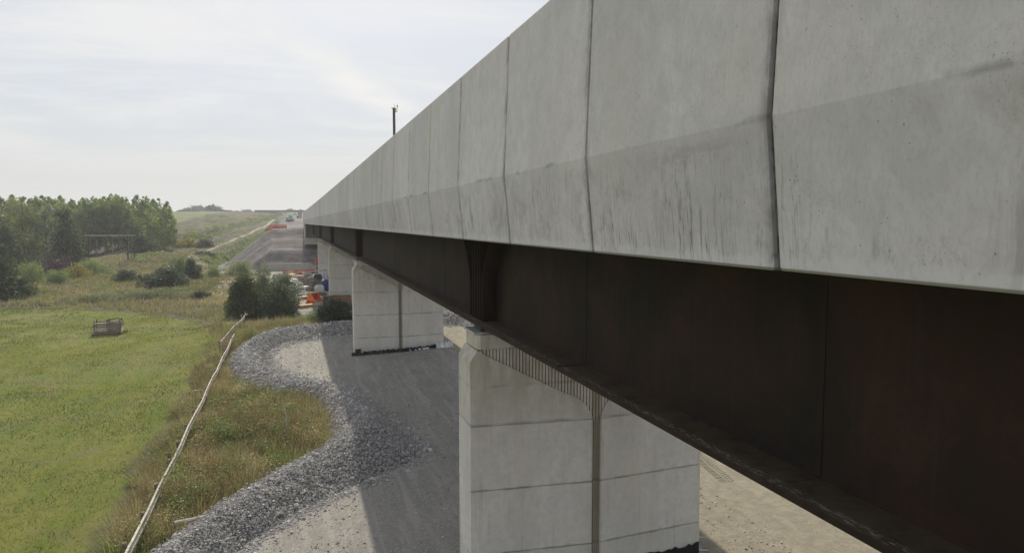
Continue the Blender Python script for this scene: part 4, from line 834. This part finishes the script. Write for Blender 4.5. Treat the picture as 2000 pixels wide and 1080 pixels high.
# timber gantry in front of the plantation
Y = 189.4; p = at(250, 500, Y); q_ = at(263, 500, Y); z0 = hz(p[0], Y); zt = at(256, 460, Y)[2]
e = empty('timber_gantry', (p[0], Y, z0), 'tall dark ladder-like twin post with long top rail in front of the plantation', 'gantry'); hgt = zt-z0; wd_ = q_[0]-p[0]
for x in (0, wd_*.5, wd_): m = MB(); m.cyl((x, 0, -.3), (x, 0, hgt+(.3 if x else .1)), .17 if x != wd_*.5 else .05, .13 if x != wd_*.5 else .05, 7); m.build('post', M['logdark'], e)
for k in range(1, 8): m = MB(); m.box(-.1, wd_+.1, -.18, -.08, hgt*k/8.2, hgt*k/8.2+.14); m.build('rung', M['wood2'], e)
m = MB(); m.box(at(165, 460, Y)[0]-p[0], wd_+.2, -.12, .12, hgt-.08, hgt+.12); m.build('top_rail', M['wood'], e)
m = MB(); x = at(172, 460, Y)[0]-p[0]; m.cyl((x, 0, -.3), (x, 0, hgt), .12, None, 7); m.build('post', M['logdark'], e)
# mast standing on the deck behind the parapet
p = at(770, 212, 63); e = empty('mast', (p[0], 63, .22), 'dark slim steel mast with small yellow fittings rising behind the parapet', 'mast'); h = p[2]-.22
m = MB(); m.box(-.13, .05, -.12, .12, 0, h, bev=.02); m.build('column', M['dark'], e); m = MB(); m.box(.05, .09, -.10, .10, 0, h-.15); m.build('cable_tray', M['galv'], e)
m = MB(); m.box(-.24, .14, -.1, .1, h-.04, h+.04); m.cyl((.16, 0, h-.35), (.12, 0, h-.02), .09, .05); m.build('head_bracket', M['yellow'], e)
m = MB(); m.cyl((.02, 0, h), (.02, 0, h+.35), .015); m.cyl((.28, 0, h-.3), (.28, 0, h+.45), .012); m.cyl((.28, 0, h), (.05, 0, h-.05), .012); m.cyl((.28, 0, h+.12), (.28, 0, h+.26), .05); m.build('aerial', M['dark'], e)

# ------------------------------------------------------------------ construction compound
wl = empty('block_wall', (-3, 160.3, G0), 'long low precast concrete wall in front of the embankment', 'wall'); 
x0 = at(515, 520, 160)[0]; x1 = at(617, 520, 160)[0]; nb = 7
for i in range(nb):
    a = x0+(x1-x0)*i/nb; b = x0+(x1-x0)*(i+1)/nb-.03; m = MB()
    zt = G0+1.75
    if i == nb-1: m.prism([(a, G0-.3), (b, G0-.3), (b, zt-.95), (a+.45, zt), (a, zt)], 160, 160.6)
    else: m.box(a, b, 160, 160.6, G0-.3, zt)
    o = m.build('wall_block', M['conc'], wl); o.location = (3, -160.3, -G0)
def gp(px, py, zz=G0): r = ray(px, py); P = r*zz/r[2]; return (P[0], P[1], hz(P[0], P[1]))
def yard_thing(name, loc, label, cat, group=None, rz=0.): return empty(name, loc, label, cat, group, rz)
def pallet_stack(px, py, n, w, mat, label, rz=.2, group=None):
    e = yard_thing('timber_stack', gp(px, py), label, 'timber', group, rz); rn = random.Random(px)
    for k in range(n): m = MB(); d = rn.uniform(-.08, .08); m.box(-w/2+d, w/2+d, -.5, .5, .05+k*.2, .21+k*.2, rz=rn.uniform(-.06, .06)); m.build('board', M[mat], e)
    for s in (-1, 1): m = MB(); m.box(s*w*.3-.05, s*w*.3+.05, -.5, .5, 0, .05); m.build('bearer', M['timber'], e)
def bag(px, py, w, h, mat, label, rz=.1, group=None, cat='bulk bag'):
    m = MB(); n = 8; rings = []
    rn = random.Random(int(px*7+py))
    for k, (t, s) in enumerate(((0, .86), (.12, 1.0), (.5, 1.06), (.85, .97), (1, .72))):
        rings.append([(w/2*s*math.copysign(abs(math.cos(a))**.55, math.cos(a))*rn.uniform(.93, 1.07), w/2*s*math.copysign(abs(math.sin(a))**.55, math.sin(a))*rn.uniform(.93, 1.07), h*t*rn.uniform(.96, 1.04)) for a in [i*math.tau/14+.2 for i in range(14)]])
    m.loft(rings); e = yard_thing('bulk_bag', gp(px, py), label, cat, group, rz); m.build('sack', M[mat], e)
    m = MB(); [m.cyl((sx*w*.28, sy*w*.28, h*.96), (sx*w*.2, sy*w*.2, h*1.16), .03, .02, 5) for sx in (-1, 1) for sy in (-1, 1)]; m.build('lifting_loops', M[mat], e)
pallet_stack(585, 548, 5, 2.4, 'timber', 'pale timber stack in the middle of the compound', .2)
pallet_stack(562, 545, 3, 2.8, 'timber', 'low spread of pale boards left of the timber stack', -.4)
pallet_stack(598, 600, 2, 2.0, 'timber', 'low flat boards in front of the grey bags', .5)
pallet_stack(618, 574, 2, 3.2, 'timber', 'long pale planks lying left of the third pier', -.6)
pallet_stack(560, 565, 2, 2.6, 'timber', 'tilted planks half hidden by the silvery sapling', .9)
pallet_stack(600, 541, 4, 1.8, 'wood', 'grey plank pile behind the dark bags', -.1)
bags = [(602, 560, 1.5, 1.6, 'bagbrown', 'largest dark mossy bag in the compound'), (593, 556, 1.2, 1.3, 'bagbrown', 'dark mossy bag left of the largest one'), (612, 562, 1.3, 1.5, 'bagbrown', 'dark mossy bag right of the largest one'), (621, 553, 1.2, 1.5, 'black', 'black covered bag close to the third pier'),
        (606, 572, 1.1, 1.0, 'bagbrown', 'low brown bag in front of the largest one'), (589, 572, 1.3, 1.1, 'bag', 'white bulk bag left in front of the mossy bags'), (585, 564, 1.1, 1.0, 'bag', 'white bulk bag set behind its twin left of the mossy bags'), (592, 577, 1.0, .9, 'white', 'small white bag nearest the orange bucket'),
        (624, 570, 1.2, 1.1, 'bag', 'pale bag in front of the blue drum'), (630, 549, 1.3, 1.1, 'white', 'white bag beside the grey drums at the third pier'), (635, 556, 1.0, .9, 'white', 'small white bag against the third pier')]
for b_ in bags: bag(b_[0], b_[1], b_[2], b_[3], b_[4], b_[5], random.uniform(0, 1))
for i, (px, py, w, h, mt, lab) in enumerate(((575, 552, 1.3, .9, 'white', 'white bag lying left of the timber stack'), (568, 557, 1.1, .8, 'bag', 'pale bag at the edge of the sapling'), (599, 549, 1.2, 1.2, 'bagbrown', 'dark bag directly behind the largest mossy one'), (608, 550, 1.2, 1.0, 'bag', 'cream bag in the row behind the mossy bags'), (616, 546, 1.0, .9, 'white', 'white bag farthest back in the compound'), (581, 572, 1.2, .9, 'bag', 'cream bag leaning at the left of the white pair'), (628, 579, 1.2, .7, 'bagbrown', 'low brown bag lowest by the third pier'), (612, 579, .9, .6, 'white', 'small white bundle above the large orange bucket'), (623, 562, 1.0, 1.3, 'bagbrown', 'dark bag between the black covered bag and the blue tank'))): bag(px, py, w, h, mt, lab, i*.7)
pallet_stack(606, 584, 1, 2.6, 'wood', 'grey boards lying flat just above the large orange bucket', .3)
pallet_stack(626, 586, 1, 2.4, 'timber', 'pale board lying beside the large orange bucket on its right', -.3)
pallet_stack(590, 586, 2, 2.2, 'timber', 'yellowish boards by the bush edge left of the small orange bucket', .8)
for i, (px, py, n_, w, mt, lab) in enumerate(((553, 552, 3, 1.8, 'timber', 'leftmost timber pile of the compound, by the saplings'), (578, 560, 4, 1.6, 'wood', 'grey timber pile between the saplings and the mossy bags'), (611, 569, 3, 1.5, 'timber', 'short pale timber pile in front of the mossy bags'), (606, 556, 6, 1.2, 'wood2', 'tall brown board pile behind the mossy bags'), (571, 541, 3, 2.2, 'timber', 'pale boards just in front of the steel rack'), (619, 540, 4, 1.6, 'wood2', 'brown boards in front of the last red barrier'), (585, 579, 2, 1.8, 'wood', 'grey boards between the white bags and the thicket'), (596, 563, 2, 1.4, 'white', 'flat white wrapped pack before the dark bags'))): pallet_stack(px, py, n_, w, mt, lab, i*.5)
# blue tank
e = yard_thing('blue_tank', gp(637, 568), 'dark blue round tank against the third pier', 'tank'); m = MB(); m.cyl((0, 0, 0), (0, 0, 1.5), .75, .75, 18); m.cyl((0, 0, 1.5), (0, 0, 1.75), .75, .25, 18); m.build('body', M['blue'], e); m = MB(); m.cyl((0, 0, 1.75), (0, 0, 1.85), .2, .2, 12); m.build('lid', M['black'], e)
# orange digging bucket lying on its side
def orange_bucket(px, py, s, rz, label):
    e = yard_thing('digger_bucket', gp(px, py), label, 'bucket', None, rz); m = MB(); pr = [(-.9, 0), (.7, 0), (1.0, .35), (.95, .9), (.35, 1.35), (.25, 1.25), (.75, .85), (.8, .4), (.6, .12), (-.9, .1)]
    m.prism([(x*s, z*s) for x, z in pr], -.8*s, .8*s); m.build('shell', M['orange'], e)
    for sy in (-.82, .78): m = MB(); m.prism([(x*s, z*s) for x, z in [(-.9, 0), (.7, 0), (1, .35), (.95, .9), (.35, 1.35), (-.3, .5)]], sy*s, (sy+.04)*s); m.build('side_plate', M['orange'], e)
    for i in range(5): m = MB(); m.box((-1.15)*s, -.9*s, (-.7+i*.33)*s, (-.58+i*.33)*s, .02, .10*s); m.build('tooth', M['dark'], e)
orange_bucket(617, 590, .85, 2.4, 'large orange digger bucket lying open in the compound')
orange_bucket(603, 597, .55, .6, 'small orange digger bucket left of the large one')
m = MB(); m.box(-1.6, 1.6, -.25, .25, .0, .28, bev=.03); m.box(-1.5, -.2, -.6, -.3, 0, .2, bev=.03); e = m.build('orange_barrier', M['orange'], None, gp(592, 600)); e.rotation_euler.z = .5; tag(e, 'orange plastic barrier section lying flat left of the buckets', 'barrier')
# red and yellow barriers, cabin, steel rack
def barrier(px, py, w, mat, label, rz=0., h=1.0, loc=None, group='plastic barriers round the compound'):
    e = yard_thing('plastic_barrier', loc or gp(px, py), label, 'barrier', group, rz); m = MB(); m.box(-w/2, w/2, -.05, .05, .2, h, bev=.02); m.build('panel', M[mat], e)
    m = MB(); m.box(-w/2, w/2, -.055, .055, h*.62, h*.74); m.build('reflective_strip', M['white'], e)
    for s in (-1, 1): m = MB(); m.box(s*w*.4-.1, s*w*.4+.1, -.3, .3, 0, .2, bev=.02); m.build('foot', M['black'], e)
for i, (px, mat, lab) in enumerate(((560, 'red', 'red plastic barrier at the left end of the row before the block wall'), (571, 'yellow', 'yellow plastic barrier second in the row before the block wall'), (581, 'red', 'red plastic barrier right of the yellow one'), (590, 'orange', 'orange-red barrier in the middle of the row'), (600, 'red', 'red barrier left of the fourth pier'), (611, 'red', 'last red barrier of the row before the fourth pier'))):
    barrier(px, 537, 1.5, mat, lab, 0)
e = yard_thing('steel_rack', gp(566, 538), 'low dark rack of pipes left of the red barriers', 'rack')
for k in range(5): m = MB(); m.cyl((-2.2, k*.16, .35+.12*(k % 2)), (2.2, k*.16, .35+.12*(k % 2)), .07, None, 8); m.build('pipe', M['dark'] if k % 2 else M['red'], e)
for s in (-1, 1): m = MB(); m.box(s*1.7-.06, s*1.7+.06, -.1, .8, 0, .3); m.build('bearer', M['timber'], e)
e = yard_thing('red_scaffold', gp(634, 545), 'red edge protection frame between the third and fourth piers', 'scaffold')
for x in (-1.6, 0, 1.6): m = MB(); m.cyl((x, 0, 0), (x, 0, 3.9), .05, None, 6); m.build('standard', M['galv'], e)
m = MB(); m.box(-1.7, 1.7, -.03, .03, 2.5, 3.8); m.build('mesh_panel', M['red'], e); m = MB(); m.box(-1.7, 1.7, -.03, .03, 2.25, 2.4); m.build('toe_board', M['timber'], e)
for i, px in enumerate((628, 634)):
    e = yard_thing('grey_tank', gp(px, 550+i), ('left' if i == 0 else 'right')+' grey upright tank of the pair below the red frame', 'tank', 'grey tanks'); m = MB(); m.cyl((0, 0, 0), (0, 0, 2.0), .5, .5, 14); m.build('drum', M['galv'], e); m = MB(); m.cyl((0, 0, 2), (0, 0, 2.08), .42, .42, 14); m.build('lid', M['dark'], e)
# scatter of small debris on the compound ground: nobody could count it
n = 2600; dx = rng.uniform(-4, 9, n); dyy = rng.uniform(96, 150, n); sz = rng.uniform(.05, .28, n); stones('compound_debris', np.stack([dx, dyy, height(dx, dyy)+sz*.4], -1), sz, M['stone'])
# masonry packs by the third pier
for i, (px, w, lab) in enumerate(((668, 2.2, 'right-hand pack of reddish bricks at the foot of the third pier'), (650, 2.4, 'left-hand pack of brown boards at the foot of the third pier'))):
    e = yard_thing('brick_pack', (at(px, 585, 90.5)[0], 90.5, hz(6, 90)+.3), lab, 'brick pack', 'packs by the third pier')
    for k in range(4): m = MB(); m.box(-w/2, w/2, -.5, .5, k*.24, k*.24+.22, rz=.02*k); m.build('course', M['bagbrown'] if i else plain('pale_brick', (.30, .17, .12), .9, .2, 6), e)
# orange safety barriers up on the embankment crest
def crest(px, Y): x = at(px, 450, Y)[0]; return (x, Y, hz(x, Y))
for i, (px, Y, rz) in enumerate(((527, 186, .5), (533, 187, .2), (540, 187.5, .0), (547, 186.5, -.1), (553, 186, .1))):
    barrier(0, 0, 1.8, 'red' if i % 2 else 'orange', ['leftmost', 'second', 'middle', 'fourth', 'rightmost'][i]+' of the five orange-red barriers on the embankment crest', rz, 1.0, crest(px, Y), 'barriers on the embankment crest')
# excavator on the heap behind
e = empty('excavator', crest(567, 392), 'small teal excavator parked on the dark heap behind the embankment', 'excavator', None, .6)
for s in (-1, 1): m = MB(); m.prism([(-1.9, .15), (-1.6, 0), (1.6, 0), (1.9, .2), (1.9, .6), (1.6, .8), (-1.6, .8), (-1.9, .6)], s*1.1-.28, s*1.1+.28); m.build('track', M['black'], e)
m = MB(); m.box(-1.9, 1.0, -1.3, 1.3, 1.0, 2.1, bev=.12); m.build('body', M['teal'], e); m = MB(); m.prism([(.1, 2.1), (1.2, 2.1), (1.35, 2.6), (1.0, 3.2), (.1, 3.2)], .3, 1.3); cab = m.build('cab', M['teal'], e); m = MB(); m.box(.3, 1.1, 1.3, 1.33, 2.3, 3.0); m.build('window', M['blue'], cab)
m = MB(); m.cyl((1, 0, 1.8), (3.2, 0, 4.2), .22, .18, 6); m.cyl((3.2, 0, 4.2), (5.0, 0, 2.6), .18, .13, 6); m.build('boom', M['teal'], e); m = MB(); m.prism([(4.7, 2.6), (5.3, 2.7), (5.5, 1.9), (4.9, 1.6), (4.5, 2.0)], -.5, .5); m.build('bucket', M['dark'], e)
e = empty('site_vehicle', crest(533, 300), 'tiny white site pick-up parked left of the teal excavator', 'van', None, 1.3); m = MB(); m.box(-2.4, 2.4, -.9, .9, .45, 1.15, bev=.1); m.box(-1.0, 1.1, -.85, .85, 1.15, 1.8, bev=.15); m.build('body', M['white'], e)
for a in (-1.5, 1.5):
    for s in (-1, 1): m = MB(); m.cyl((a, s*.75, .38), (a, s*.95, .38), .38, .38, 14); m.build('wheel', M['black'], e)
m = MB(); m.box(-.8, .95, -.87, .87, 1.25, 1.6); m.build('window', M['dark'], e)
# distant overbridge
Yb = 520; xa = at(498, 412, Yb)[0]; xb = at(640, 412, Yb)[0]; zt = at(560, 412.2, Yb)[2]
e = empty('overbridge', (xb, Yb, hz(xb, Yb)), 'distant concrete overbridge crossing the cutting beyond the embankment', 'bridge'); zb = hz(xb, Yb)
m = MB(); m.box(xa-xb, 30, -5, 5, zt-1.1-zb, zt-zb); m.build('deck', M['conc'], e); m = MB(); m.box(xa-xb, 30, -5.1, -5.0, zt-.15-zb, zt+.35-zb); m.build('edge_beam', M['dark'], e)
x = at(586, 430, Yb)[0]-xb; m = MB(); m.box(x-1.2, x+1.4, -3, 3, -4, zt-1.1-zb); m.build('pier', M['conc'], e)
x = at(600, 430, Yb)[0]-xb; m = MB(); m.box(x-.5, x+8, -4.5, 4.5, -4, zt-1.1-zb); m.build('abutment', M['conc'], e)
# far trees and pylon on the skyline
far = [(358, 410, 820), (366, 405, 850), (376, 403, 860), (386, 401.5, 860), (396, 403, 850), (405, 405, 840), (414, 400, 700), (422, 403, 720), (440, 412, 900), (450, 411, 930), (462, 411, 900), (475, 410, 930), (484, 409, 900), (494, 412, 950), (505, 413, 980), (520, 413, 1000), (560, 409, 900), (569, 408, 930), (578, 410, 900), (589, 409, 950)]
for i, (px, py, Y) in enumerate(far):
    p = at(px, py, Y); x = p[0]; z = hz(x, Y); s = max(.25, (p[2]-z)/11.2)
    lab = 'rounded hazy tree on the skyline, number %d counting from the plantation side' % (i+1)
    lab = ORD[i].replace('rightmost', 'first')+' hazy tree along the skyline counting from the plantation towards the bridge'
    tree('far_tree', i, (x, Y, z-.5), (max(s, .75), max(s, .75), s), 'skyline_tree', lab, 'tree', 'trees along the skyline')
x, Y = at(429, 405, 1300)[0], 1300; z = at(429, 422, Y)[2]; zt = at(429, 402, Y)[2]; e = empty('pylon', (x, Y, z), 'faint electricity pylon on the skyline right of the far trees', 'pylon'); h = zt-z
m = MB(); [m.cyl((sx*h*.14, sy*h*.14, 0), (sx*.4, sy*.4, h), .28, .2, 4) for sx in (-1, 1) for sy in (-1, 1)]; [m.cyl((-h*.14*(1-k/6), 0, h*k/6), (h*.14*(1-k/6), 0, h*(k+1)/6), .15, None, 4) for k in range(6)]; m.build('tower', M['dark'], e)
m = MB(); [m.box(-w, w, -.2, .2, h*t-.2, h*t+.2) for t, w in ((.68, 4.5), (.8, 6), (.92, 4))]; m.build('cross_arm', M['dark'], e)
# hill hedge lines
for nm, (pa, pb, Y, hh_) in enumerate(((346, 372, 700, 2.5), (405, 450, 640, 2.2))):
    C = []; Rd = []
    for px in np.arange(pa, pb, .8): p = at(px, 418, Y+random.uniform(-6, 6)); C.append((p[0], p[1], hz(p[0], p[1])+.6)); Rd.append(random.uniform(1.2, hh_))
    V, F, tn = leaf_cloud(np.array(C), np.array(Rd), 3500, .45, .8); tag(link('field_hedge', np_mesh('field_hedge', V, F, L['blue'], False, {'tone': tn})), ('left' if nm == 0 else 'right')+' dark hedge at the top edge of the hillside field', 'hedge')

# ------------------------------------------------------------------ haze
HAZE = 0.00042
hm_ = bpy.data.materials.new('haze_air'); hm_.use_nodes = True; nt = hm_.node_tree; nt.nodes.clear(); o = nt.nodes.new('ShaderNodeOutputMaterial'); pv = nt.nodes.new('ShaderNodeVolumePrincipled')
pv.inputs['Color'].default_value = (.93, .95, 1, 1); pv.inputs['Density'].default_value = HAZE; pv.inputs['Anisotropy'].default_value = .2; nt.links.new(pv.outputs[0], o.inputs['Volume'])
m = MB(); m.box(-3600, 3600, -400, 6100, -30, 45); o = m.build('haze', hm_); tag(o, kind='stuff')
